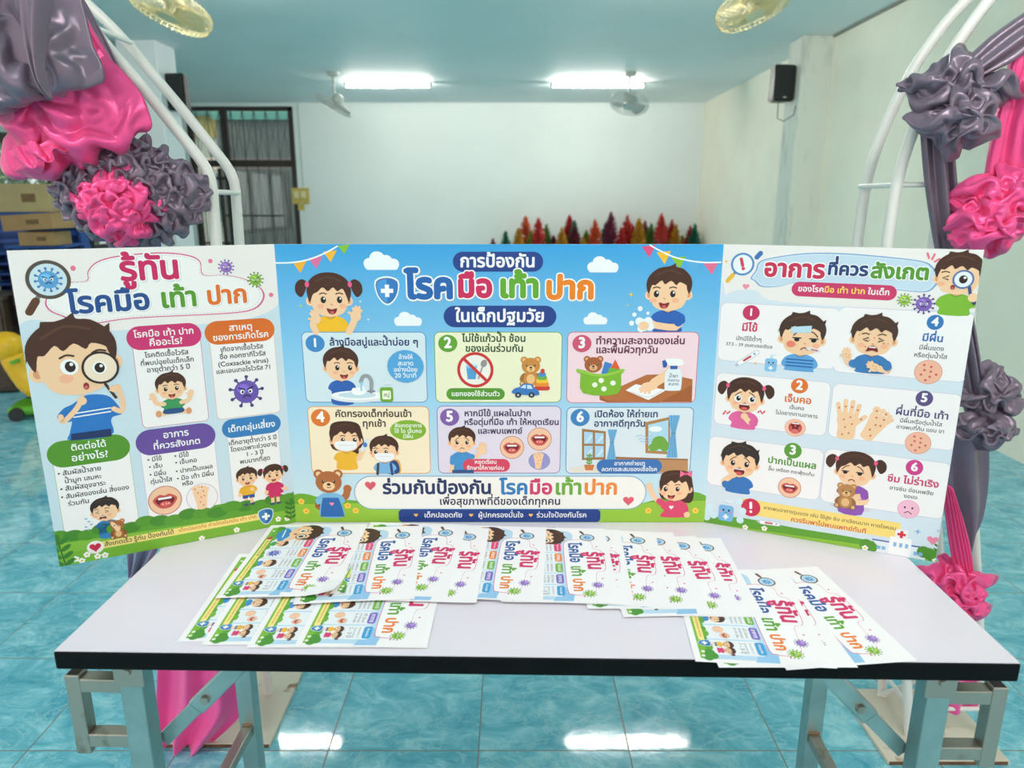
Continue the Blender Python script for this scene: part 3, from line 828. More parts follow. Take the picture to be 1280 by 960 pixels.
    if mouth == 'smile':
        L.b([(yaw - .12, my + .04), (yaw, my + .015), (yaw + .12, my + .04), (yaw + .08, my - .07), (yaw, my - .10), (yaw - .08, my - .07)], (132, 36, 40)); L.e(yaw, my - .055, .05, .03, (226, 96, 96), n=12)
    elif mouth == 'wide':
        L.e(yaw, my + .0, .15, .11, (110, 22, 30)); L.l([(yaw - .1, my + .075), (yaw + .1, my + .075)], .035, WHT, 0); L.e(yaw, my - .05, .09, .045, (226, 90, 90))
    elif mouth == 'o': L.e(yaw, my + .02, .05, .06, (140, 40, 44)); L.e(yaw, my, .03, .03, (220, 100, 100), n=10)
    elif mouth == 'frown': L.l([(yaw - .08, my - .02), (yaw, my + .03), (yaw + .08, my - .02)], .028, (140, 60, 50))
    elif mouth == 'cry':
        L.b([(yaw - .13, my - .06), (yaw - .08, my + .07), (yaw + .08, my + .07), (yaw + .13, my - .06), (yaw, my - .03)], (120, 26, 34)); L.l([(yaw - .07, my + .05), (yaw + .07, my + .05)], .03, WHT, 0)
    elif mouth == 'mask':
        L.b([(-.34, -.17), (0, -.13), (.34, -.17), (.30, -.38), (0, -.47), (-.30, -.38)], (244, 246, 250)); L.l([(-.26, -.27), (.26, -.27)], .012, (200, 208, 220), 0)
    for arm in arms:
        pts = arm['pts']
        L.l(pts, arm.get('w', .16), SKIN, 3)
        k = arm.get('sleeve')
        if k: L.l([pts[0], (pts[0][0] + (pts[1][0] - pts[0][0]) * k, pts[0][1] + (pts[1][1] - pts[0][1]) * k)], .21, shirt, 0)
        if arm.get('hand') is not None: hand(L, pts[-1][0], pts[-1][1], arm.get('r', .11), arm['hand'], arm.get('spots', False))
        else: L.e(pts[-1][0], pts[-1][1], .1, .1, SKIN)
    if extra: extra(L)
    return L

def virus(a, x, y, r, col, dark, face=True, spikes=12):
    for k in range(spikes):
        t = 2 * math.pi * k / spikes + .1
        a.stroke([(x, y), (x + 1.28 * r * math.cos(t), y + 1.28 * r * math.sin(t))], r * .14, dark)
    z = a.z
    for k in range(spikes):
        t = 2 * math.pi * k / spikes + .1
        a.z = z; a.ell(x + 1.3 * r * math.cos(t), y + 1.3 * r * math.sin(t), r * .15, r * .15, dark, n=10)
    a.ell(x, y, r, r, col)
    a.ell(x - r * .25, y + r * .3, r * .5, r * .4, tuple(min(255, int(v * 1.15 + 14)) for v in col))
    if face:
        for s in (-1, 1):
            a.ell(x + s * r * .33, y + r * .02, r * .17, r * .2, WHT, n=12); a.ell(x + s * r * .3, y, r * .09, r * .12, (24, 20, 30), n=10)
            a.stroke([(x + s * r * .58, y + r * .38), (x + s * r * .14, y + r * .2)], r * .12, (40, 30, 60))
        a.stroke(smooth([(x - r * .28, y - r * .45), (x, y - r * .3), (x + r * .28, y - r * .45)], 3, False), r * .1, (40, 30, 60))
def magnifier(a, x, y, r, ang, ring, glass_, handle, vir=True):
    c, d = math.cos(ang), math.sin(ang)
    a.stroke([(x + c * r * 1.0, y + d * r * 1.0), (x + c * r * 1.5, y + d * r * 1.5)], r * .24, (120, 120, 124))
    a.stroke([(x + c * r * 1.42, y + d * r * 1.42), (x + c * r * 2.15, y + d * r * 2.15)], r * .42, handle)
    a.ell(x, y, r * 1.12, r * 1.12, ring, n=32); a.ell(x, y, r * .92, r * .92, glass_, n=32)
    if vir: virus(a, x, y, r * .5, (88, 160, 214), (60, 126, 190))
def teddy(a, x, y, h, col=(196, 124, 58), light=(232, 184, 124), sit=True, shirt=None):
    L = Loc(a, x, y, h); dk = tuple(int(v * .8) for v in col)
    if sit:
        for s in (-1, 1):
            L.e(s * .30, -.62, .15, .13, dk); L.e(s * .34, -.62, .07, .08, light); L.e(s * .30, -.34, .11, .2, dk, s * .6)
        L.e(0, -.40, .28, .32, col); L.e(0, -.42, .17, .2, light)
    for s in (-1, 1): L.e(s * .27, .36, .14, .14, col); L.e(s * .27, .36, .075, .075, light)
    L.e(0, .12, .37, .33, col); L.e(0, .0, .17, .13, light)
    L.e(0, .05, .055, .04, (50, 30, 26)); L.l([(-.05, -.03), (0, -.05), (.05, -.03)], .02, (60, 36, 30))
    for s in (-1, 1): L.e(s * .15, .14, .038, .045, (34, 22, 20)); L.e(s * .14, .155, .014, .016, WHT, n=8)
    return L
def heart(a, x, y, r, col):
    t = np.linspace(0, 2 * math.pi, 26, endpoint=False)
    a.poly(np.stack([x + r / 16 * 16 * np.sin(t) ** 3, y + r / 16 * (13 * np.cos(t) - 5 * np.cos(2 * t) - 2 * np.cos(3 * t) - np.cos(4 * t))], 1), col)
def plus(a, x, y, l, w_, col):
    q = [(w_, l), (w_, w_), (l, w_), (l, -w_), (w_, -w_), (w_, -l), (-w_, -l), (-w_, -w_), (-l, -w_), (-l, w_), (-w_, w_), (-w_, l)]
    a.poly([(x + u, y + v) for u, v in q], col)
def shield(a, x, y, r, c1, c2, rim):
    def sh(k): return smooth([(x - r * k * .8, y + r * k * .72), (x, y + r * k), (x + r * k * .8, y + r * k * .72), (x + r * k * .78, y - r * k * .1), (x + r * k * .45, y - r * k * .72), (x, y - r * k), (x - r * k * .45, y - r * k * .72), (x - r * k * .78, y - r * k * .1)], 3)
    a.poly(sh(1.18), rim); a.poly(sh(1.05), (90, 110, 160)); a.poly(sh(.95), c1)
    q = sh(.95); a.poly([p_ for p_ in q if p_[0] >= x - 1e-6], c2)
    plus(a, x, y, r * .5, r * .17, WHT)
def mouthc(a, x, y, r, spots=True):
    a.ell(x, y, r, r, (196, 130, 130), n=28); a.ell(x, y, r * .94, r * .94, (244, 198, 164), n=28)
    a.blob([(x - r * .72, y + r * .08), (x - r * .3, y + r * .42), (x, y + r * .34), (x + r * .3, y + r * .42), (x + r * .72, y + r * .08), (x + r * .4, y - r * .44), (x, y - r * .56), (x - r * .4, y - r * .44)], (206, 88, 84), 4)
    a.blob([(x - r * .56, y + r * .08), (x, y + r * .26), (x + r * .56, y + r * .08), (x + r * .3, y - r * .36), (x, y - r * .42), (x - r * .3, y - r * .36)], (112, 22, 30), 4)
    a.ell(x, y - r * .24, r * .34, r * .18, (222, 98, 96))
    a.rrect(x - r * .4, y + r * .08, x + r * .4, y + r * .22, r * .05, WHT)
    if spots:
        for k in (-.16, .05, .2): a.ell(x + r * k, y - r * .24, r * .05, r * .05, (250, 210, 190), n=8)
def rash(a, x, y, r, seed=1, n=8):
    a.ell(x, y, r, r, (226, 150, 130), n=26); a.ell(x, y, r * .95, r * .95, (244, 186, 160), n=26)
    g = random.Random(seed); z = a.z
    for k in range(n):
        t = 2.4 * k + .3; q = r * .72 * math.sqrt((k + .5) / n)
        a.z = z; a.ell(x + q * math.cos(t), y + q * math.sin(t), r * .10, r * .10, (214, 96, 84), n=10)
def foot(a, x, y, h, rot=0.0, col=SKIN, spots=True):
    L = Loc(a, x, y, h, False, rot)
    L.b([(-.16, -.5), (.14, -.5), (.2, -.2), (.26, .15), (.28, .3), (0, .36), (-.28, .28), (-.24, .0), (-.2, -.25)], col)
    for k, (u, v, r) in enumerate(((-.22, .40, .10), (-.06, .45, .075), (.07, .44, .068), (.18, .41, .062), (.28, .35, .055))): L.e(u, v, r, r * 1.15, col)
    if spots:
        z = a.z
        for q in ((-.1, .2), (.1, .25), (0, 0), (.12, .05), (-.05, -.2), (.06, -.35), (-.2, .38), (.06, .42)): a.z = z; L.e(q[0], q[1], .03, .03, (206, 110, 84), n=8)
def palm(a, x, y, h, spots=True):
    L = Loc(a, x, y, h)
    L.b([(-.2, -.5), (.16, -.5), (.2, -.2), (.24, .05), (.14, .18), (-.2, .18), (-.26, 0), (-.22, -.2)], SKIN)
    for u0, u1, v in ((-.2, -.27, .40), (-.08, -.1, .50), (.05, .07, .49), (.17, .22, .40)): L.l([(u0, .1), (u1, v)], .11, SKIN, 0)
    L.l([(.16, -.1), (.3, .05), (.38, .12)], .12, SKIN)
    if spots:
        z = a.z
        for q in ((-.1, 0), (.05, .08), (.1, -.1), (-.05, -.2), (.05, -.35), (-.1, -.4), (-.09, .35), (.06, .35), (-.24, .3), (.2, .28), (.3, .05)): a.z = z; L.e(q[0], q[1], .024, .024, (206, 110, 84), n=8)
def cloud(a, x, y, w_, col=(244, 248, 252)):
    sh = (214, 226, 238)
    for c, o in ((sh, -.02), (col, 0)):
        z = a.z
        for u, v, r in ((-.33, -.05, .16), (-.12, .08, .21), (.12, .02, .17), (.32, -.06, .15)):
            a.ell(x + u * w_, y + (v + o) * w_, r * w_, r * w_ * .9, c)
        a.rrect(x - .46 * w_, y + (-.21 + o) * w_, x + .45 * w_, y + (-.02 + o) * w_, .1 * w_, c)
def flower(a, x, y, r, col=WHT, ctr=(246, 200, 60)):
    z = a.z
    for k in range(5):
        t = 2 * math.pi * k / 5 + .3; a.z = z; a.ell(x + r * .6 * math.cos(t), y + r * .6 * math.sin(t), r * .46, r * .46, col, n=10)
    a.z = z + a.dz; a.ell(x, y, r * .36, r * .36, ctr, n=10)
def bushes(a, pts, r, cols, seed=1):
    g = random.Random(seed)
    for c, k in zip(cols, (1.0, .72)):
        z = a.z
        for x, y in pts:
            for i in range(3):
                a.ell(x + g.uniform(-r, r) * .8, y + g.uniform(-.4, .5) * r * k, r * g.uniform(.4, .62) * k, r * g.uniform(.4, .6) * k, c, n=14)
        a.z = z + a.dz * 3
def sprig(a, x, y, h, n=5, col=(62, 128, 48), lean=0.0):
    a.stroke([(x, y), (x + lean * h, y + h)], h * .04, (54, 104, 40)); z = a.z
    for k in range(n):
        t = (k + .6) / n
        for s in (-1, 1):
            a.z = z; a.ell(x + lean * h * t + s * h * .16, y + h * t, h * .17, h * .075, col, s * .6, n=12)
    a.ell(x + lean * h, y + h, h * .075, h * .15, col, n=12)
def sparkle(a, x, y, r, col):
    a.poly([(x, y + r), (x + r * .25, y + r * .25), (x + r, y), (x + r * .25, y - r * .25), (x, y - r), (x - r * .25, y - r * .25), (x - r, y), (x - r * .25, y + r * .25)], col)
def curtain(a, x, y0, y1, w_, col=(110, 176, 222)):
    dk = tuple(int(v * .84) for v in col); ym = y0 * .42 + y1 * .58
    a.poly([(x - w_ / 2, y1), (x + w_ / 2, y1), (x + w_ * .18, ym), (x + w_ / 2, y0), (x - w_ / 2, y0), (x - w_ * .18, ym)], col)
    for u in (-.25, .02, .27): a.stroke([(x + u * w_, y1), (x + u * w_ * .4, ym), (x + u * w_, y0)], w_ * .06, dk)
    a.rrect(x - w_ * .22, ym - w_ * .07, x + w_ * .22, ym + w_ * .07, .3, dk)
def bottle(a, x, y, h, col=(124, 190, 232), face=True, word=None):
    L = Loc(a, x, y, h)
    L.p([(-.06, .2), (.06, .2), (.06, .36), (-.06, .36)], (200, 222, 236)); L.l([(-.02, .4), (.2, .4)], .1, (226, 238, 246), 0)
    L.p([(-.1, .18), (.1, .18), (.1, .26), (-.1, .26)], (210, 228, 240))
    p0 = L.m((-.3, -.5)); p1 = L.m((.3, .2)); a.rrect(p0[0], p0[1], p1[0], p1[1], .12 * h, col)
    if face:
        for s in (-1, 1): L.e(s * .11, -.02, .04, .05, (30, 40, 60)); L.e(s * .2, -.1, .05, .03, (240, 150, 160))
        L.l([(-.05, -.1), (0, -.14), (.05, -.1)], .02, (30, 40, 60)); q = L.m((0, -.31)); plus(a, q[0], q[1], .11 * h, .04 * h, WHT)
    if word:
        q0 = L.m((-.2, -.38)); q1 = L.m((.2, .04)); a.rrect(q0[0], q0[1], q1[0], q1[1], .06 * h, (240, 246, 224)); c = L.m((0, -.17)); a.text(word, c[0], c[1], .3 * h, (60, 110, 40), .01)
def thermo(a, x, y, l, ang, col=(248, 248, 250)):
    c, d = math.cos(ang), math.sin(ang)
    a.stroke([(x - c * l * .62, y - d * l * .62), (x, y)], l * .12, (180, 190, 206))
    a.stroke([(x - c * l * .45, y - d * l * .45), (x + c * l * .45, y + d * l * .45)], l * .24, (190, 196, 210)); a.stroke([(x - c * l * .45, y - d * l * .45), (x + c * l * .45, y + d * l * .45)], l * .19, col)
    a.stroke([(x - c * l * .22, y - d * l * .22), (x + c * l * .12, y + d * l * .12)], l * .1, (200, 80, 90)); a.ell(x + c * l * .34, y + d * l * .34, l * .05, l * .05, (120, 150, 200), n=10)
# ------------------------------------------------------------------ table-top display board: three hinged printed panels
TZ = 0.75
BL, BC0, BC1, BR = Vector((-0.871, 1.259, TZ)), Vector((-0.474, 1.4595, TZ)), Vector((0.422, 1.4595, TZ)), Vector((0.826, 1.2785, TZ))
PH = 0.600
def panel_map(P0, P1, W, ox, oy, sc):
    """photo reading frame (a crop at ox, oy, enlarged sc times) to mm on the panel from corner P0 towards P1"""
    u = np.array((P1 - P0).normalized()); n = np.array([u[1], -u[0], 0.0]); o = np.array(P0)
    k = W / (P1 - P0).length
    def M(x, y):
        r = ray(ox + x / sc, oy + y / sc); C0 = np.array([0, 0, CAM_H])
        t = np.dot(o - C0, n) / np.dot(r, n); q = C0 + r * t - o
        return (float(np.dot(q, u)) * k, float(q[2]) * 1000)
    return M
WL = (BC0 - BL).length * 1000; WC = (BC1 - BC0).length * 1000; WR = (BR - BC1).length * 1000
mA = panel_map(BL, BC0, WL, 0, 300, 3.5556); mB = panel_map(BL, BC0, WL, 40, 500, 3.5556)
mC = panel_map(BC0, BC1, WC, 340, 300, 4.4138); mD = panel_map(BC0, BC1, WC, 620, 300, 4.4138)
mE = panel_map(BC0, BC1, WC, 350, 490, 4.4138); mF = panel_map(BC0, BC1, WC, 620, 490, 4.4138)
mP = panel_map(BC0, BC1, WC, 0, 0, 1)
mG = panel_map(BC1, BR, WR, 890, 300, 3.6571); mH = panel_map(BC1, BR, WR, 880, 490, 3.5556)
OUT = [(0.085, (235, 232, 236), 0), (0.075, WHT, 0)]
def outl(c, wd=0.075): return [(wd, (190, 196, 214), 0.015), (wd, WHT, 0.0)]

# ======================= left panel
def art_left():
    a = Art(WL, 600); H6 = 600
    a.rrect(0, 0, WL, 600, 0.2, (242, 236, 235))
    a.base(2).use(mA)
    a.B([(60, 420), (88, 380), (130, 357), (190, 360), (270, 378), (330, 392), (450, 405), (570, 400), (900, 375), (1100, 350), (1180, 326), (1220, 306), (1300, 290), (1400, 900), (1300, 1500), (700, 1500), (100, 1500)], (205, 224, 236), 4)
    bub = [(308, 190), (385, 182), (390, 140), (430, 98), (520, 72), (700, 56), (830, 66), (890, 95), (905, 155), (1000, 156), (1090, 175), (1160, 215), (1175, 260), (1130, 310), (1000, 330), (600, 350), (410, 376), (340, 372), (285, 345), (225, 320), (200, 285), (218, 243), (270, 225)]
    q = smooth([a.p(*t) for t in bub], 4)
    a.poly(q, (214, 90, 140)); c = q.mean(0)
    a.poly(c + (q - c) * np.array([.985, .965]), (246, 243, 243)); a.dash(c + (q - c) * np.array([.962, .915]), .55, (176, 176, 186), 4, 2.5)
    z0 = a.z
    a.T('รู้ทัน', 668, 135, 272, (204, 34, 98), .035, outl(1)); a.z = z0
    a.T('โรคมือ', 488, 282, 372, (30, 76, 142), .035, outl(1)); a.z = z0
    a.T('เท้า', 795, 264, 168, (88, 152, 42), .035, outl(1)); a.z = z0
    a.T('ปาก', 1010, 252, 186, (228, 112, 34), .035, outl(1)); a.z = z0
    x, y = a.p(215, 178); magnifier(a, x, y, 78 * a.ky(215, 178), R(237), (84, 74, 66), (208, 228, 238), (92, 58, 38))
    a.z = z0
    x, y = a.p(1005, 122); virus(a, x, y, 10.5, (150, 112, 190), (110, 80, 160)); a.z = z0
    x, y = a.p(1135, 178); virus(a, x, y, 11, (132, 180, 56), (92, 140, 36)); a.z = z0
    for t in ((325, 127, 12), (935, 95, 10), (1205, 245, 10)): a.z = z0; a.E(*t, t[2], (232, 120, 150))
    # boxes
    def box(mt, tl, mb_, br, bc, pill, pc):
        a.base(4); p0 = mt(*tl); p1 = mb_(*br); a.frame(p0[0], p0[1], p1[0], p1[1], 9, .8, bc, (248, 244, 245))
        m, x, y, w_, h_ = pill; a.use(m); a.PILL(x, y, w_, h_, pc)
    pk, og, gn, pp, bl = (206, 50, 112), (222, 108, 34), (84, 146, 40), (104, 76, 156), (54, 126, 190)
    box(mA, (582, 430), mB, (788, 92), pk, (mA, 732, 430, 335, 106), pk)
    box(mA, (926, 410), mB, (1105, 55), (232, 170, 130), (mA, 1068, 407, 312, 104), og)
    box(mB, (85, 240), mB, (482, 575), (150, 190, 110), (mB, 255, 227, 372, 118), gn)
    box(mB, (474, 185), mB, (848, 515), (190, 170, 215), (mB, 642, 175, 356, 114), pp)
    box(mB, (862, 125), mB, (1122, 452), (160, 195, 225), (mB, 977, 117, 262, 84), bl)
    def lines(m, rows, col=INK, wt=.019, z=8):
        a.use(m)
        for st, x, y, w_ in rows: a.base(z); a.T(st, x, y, w_, col, wt)
    lines(mA, [('โรคมือ เท้า ปาก', 730, 415, 270), ('คืออะไร?', 738, 455, 152), ('สาเหตุ', 1070, 390, 106), ('ของการเกิดโรค', 1072, 430, 250)], WHT, .018)
    lines(mB, [('ติดต่อได้', 252, 206, 160), ('อย่างไร?', 258, 252, 166), ('อาการ', 640, 153, 116), ('ที่ควรสังเกต', 645, 197, 212), ('เด็กกลุ่มเสี่ยง', 977, 121, 212)], WHT, .018)
    lines(mA, [('โรคติดเชื้อไวรัส', 742, 508, 196), ('ที่พบบ่อยในเด็กเล็ก', 745, 542, 240), ('อายุต่ำกว่า 5 ปี', 750, 573, 195), ('เกิดจากเชื้อไวรัส', 1075, 482, 192), ('ชื่อ คอกซากีไวรัส', 1080, 514, 206), ('(Coxsackie virus)', 1083, 546, 226), ('และเอนเทอโรไวรัส 71', 1085, 577, 246)])
    lines(mB, [('• สัมผัสน้ำลาย', 212, 318, 196), ('น้ำมูก เสมหะ', 228, 352, 166), ('• สัมผัสอุจจาระ', 228, 385, 205), ('• สัมผัสของเล่น สิ่งของ', 283, 412, 305), ('ร่วมกัน', 208, 457, 96),
               ('• มีไข้', 545, 265, 66), ('• เจ็บ', 550, 297, 62), ('• มีผื่น', 560, 330, 76), ('ตุ่มน้ำใส', 575, 360, 98), ('• มีไข้', 665, 248, 66), ('• เจ็บคอ', 685, 275, 98), ('• ปากเป็นแผล', 722, 308, 166), ('• มือ เท้า มีผื่น', 727, 340, 166), ('หรือ', 692, 372, 50),
               ('เด็กอายุต่ำกว่า 5 ปี', 982, 181, 216), ('โดยเฉพาะช่วงอายุ', 987, 210, 206), ('1 - 3 ปี', 990, 238, 80), ('พบมากที่สุด', 992, 268, 136)])
    # big boy with the magnifying glass
    a.base(8); a.use(mB)
    x, y = a.p(255, 60); k = a.ky(255, 60); X = lambda u, v: mB(u, v)
    a.blob([X(180, 20), X(140, 40), X(112, 80), X(160, 100), X(178, 98), X(168, 150), X(172, 180), X(352, 158), X(352, 95), X(362, 75), X(400, 60), X(375, 15), X(330, -20), X(240, -20)], (44, 118, 196), 4)
    a.poly([X(174, 152), X(352, 128), X(354, 162), X(174, 182)], (28, 48, 96))
    a.stroke([X(186, 62), X(350, 36)], 2.2, WHT); a.stroke([X(186, 78), X(350, 52)], 2.2, WHT)
    a.stroke(smooth([X(128, 75), X(140, 98), X(190, 50), X(215, 12)], 4, False), 9, SKIN); a.ell(*X(222, 5), 8, 8, SKIN); a.stroke([X(222, 0), X(228, -40)], 4.5, SKIN)
    a.stroke(smooth([X(365, 40), X(398, 50), X(404, 10), X(382, -60)], 4, False), 9.5, SKIN)
    a.use(mA)
    def bx(L):
        pass
    x, y = a.p(330, 528); hh = 330 * a.ky(330, 528)
    kid(a, x, y, hh, 'spiky', 'round', 'none', BLU, yaw=.11, body=0, rot=R(6))
    gx, gy = a.p(447, 568); r = 66 * a.ky(447, 568)
    a.stroke([a.p(468, 640), a.p(515, 700)], 5, (60, 44, 40))
    a.ell(gx, gy, r * 1.1, r * 1.1, (52, 40, 40), n=30); a.ell(gx, gy, r * .95, r * .95, (246, 226, 204), n=30); a.ell(gx - r * .05, gy, r * .42, r * .42, WHT); a.ell(gx - r * .05, gy, r * .3, r * .34, (40, 26, 22)); a.ell(gx + r * .05, gy + r * .12, r * .1, r * .1, WHT)
    a.E(384, 650, 13, 16, (140, 40, 44)); a.E(384, 655, 8, 8, (220, 100, 100)); a.ell(*a.p(508, 662), 7.5, 6.5, SKIN); a.stroke([a.p(490, 655), a.p(520, 650)], 4, SKIN); a.stroke([a.p(490, 668), a.p(522, 668)], 4, SKIN)
    # small illustrations
    a.base(9); x, y = a.p(760, 655)
    kid(a, x, y + 2, 52, 'boy', 'open', 'smile', (60, 150, 90), body=.45, arms=[dict(pts=[(-.3, -.66), (-.55, -.6), (-.62, -.4)], hand=1.9), dict(pts=[(.3, -.66), (.55, -.6), (.62, -.4)], hand=1.2)],
        extra=lambda L: (L.l([(-.15, -.98), (-.45, -1.04)], .17, SKIN, 0), L.l([(.15, -.98), (.45, -1.04)], .17, SKIN, 0), L.e(-.52, -1.02, .1, .13, SKIN2), L.e(.52, -1.02, .1, .13, SKIN2), L.b([(-.3, -.88), (.3, -.88), (.3, -1.05), (-.3, -1.05)], (40, 80, 130))))
    a.base(9); x, y = a.p(1095, 675); virus(a, x, y, 24, (108, 84, 176), (74, 62, 120), spikes=9)
    a.use(mB)
    a.base(9); mouthc(a, *a.p(592, 447), 31)
    a.base(9); x, y = a.p(757, 434); a.ell(x, y, 30, 30, (180, 170, 200), n=28); a.ell(x, y, 29, 29, (246, 240, 244), n=28); foot(a, x - 2, y + 1, 50)
    a.base(9); x, y = a.p(955, 342); kid(a, x, y, 40, 'boy', 'open', 'smile', (238, 178, 44), body=.5, pants=(40, 80, 150), arms=[dict(pts=[(-.3, -.66), (-.42, -.95)], sleeve=.5), dict(pts=[(.3, -.66), (.4, -.8), (.2, -.72)], sleeve=.5)])
    a.base(9); x, y = a.p(1072, 328); kid(a, x, y, 40, 'tails', 'open', 'smile', (206, 40, 100), body=.65, dress=True, pants=(206, 40, 100), arms=[dict(pts=[(-.3, -.66), (-.42, -1.0)], sleeve=.4), dict(pts=[(.3, -.66), (.5, -.9), (.62, -.95)], sleeve=.4)])
    a.base(9); x, y = a.p(325, 487); kid(a, x, y, 47, 'boy', 'squint', 'cry', (54, 130, 190), yaw=-.12, body=.75, hairc=(44, 34, 32), arms=[dict(pts=[(.2, -.7), (.35, -.95)])])
    for k in range(5): a.base(10); a.ell(*a.p(240 + 12 * (k % 3), 530 + 12 * k), 2.6, 1.6, (120, 180, 220), n=8)
    # grass, banner
    a.base(9)
    a.B([(60, 600), (150, 612), (300, 592), (480, 560), (700, 500), (860, 460), (1000, 470), (1130, 425), (1190, 410), (1300, 500), (1300, 900), (0, 900)], (92, 158, 46), 3)
    a.P([(120, 640), (1200, 480), (1300, 900), (100, 900)], (134, 186, 58))
    z1 = a.z
    for i in range(17):
        u = 120 + i * 64; a.z = z1 - a.dz; a.E(u, 606 - i * 11.0 + 8 * (i % 3), 46, 24, (70, 136, 42) if i % 2 else (86, 150, 44))
    a.z = z1 + a.dz; a.P([(100, 690), (600, 605), (1200, 500), (1200, 640), (110, 745)], (122, 178, 52))
    a.z = z1 + a.dz * 2
    p0 = a.p(250, 654); p1 = a.p(1020, 520); a.rrect(p0[0], (p0[1] + p1[1]) / 2 - 7.4, p1[0], (p0[1] + p1[1]) / 2 + 7.4, 7, (246, 222, 132)); ym = (p0[1] + p1[1]) / 2
    zb = a.z
    u = a.p(480, 622); a.text('สังเกตเร็ว รู้ทัน ป้องกันได้', u[0], ym, 310 * a.kx(480, 622), (60, 50, 50), .016); a.z = zb
    u = a.p(830, 560); a.text('เด็กปลอดภัย ห่างไกลโรคมือ เท้า ปาก', u[0], ym + 1, 345 * a.kx(830, 560), (190, 96, 40), .008); a.z = zb
    u = a.p(282, 655); a.ell(u[0], u[1], 14.5, 13.5, (250, 240, 240)); heart(a, u[0], u[1], 10, (206, 44, 76)); a.z = zb
    u = a.p(1040, 518); shield(a, u[0], u[1], 16, (58, 132, 196), (40, 104, 170), (214, 230, 240)); a.z = zb
    for u, v in ((195, 708), (245, 688), (222, 715), (325, 690), (292, 695), (755, 616), (910, 578), (1095, 530), (1135, 527)): a.z = zb; flower(a, *a.p(u, v), 6)
    a.z = zb; sprig(a, *a.p(152, 742), 60, 4, (60, 126, 44), -.12); a.z = zb; sprig(a, *a.p(1150, 530), 42, 4, (60, 120, 44), .1)
    # teddy in front
    a.z = zb; u = a.p(382, 572); teddy(a, u[0], u[1] + 3, 33, (170, 104, 54))
    return a

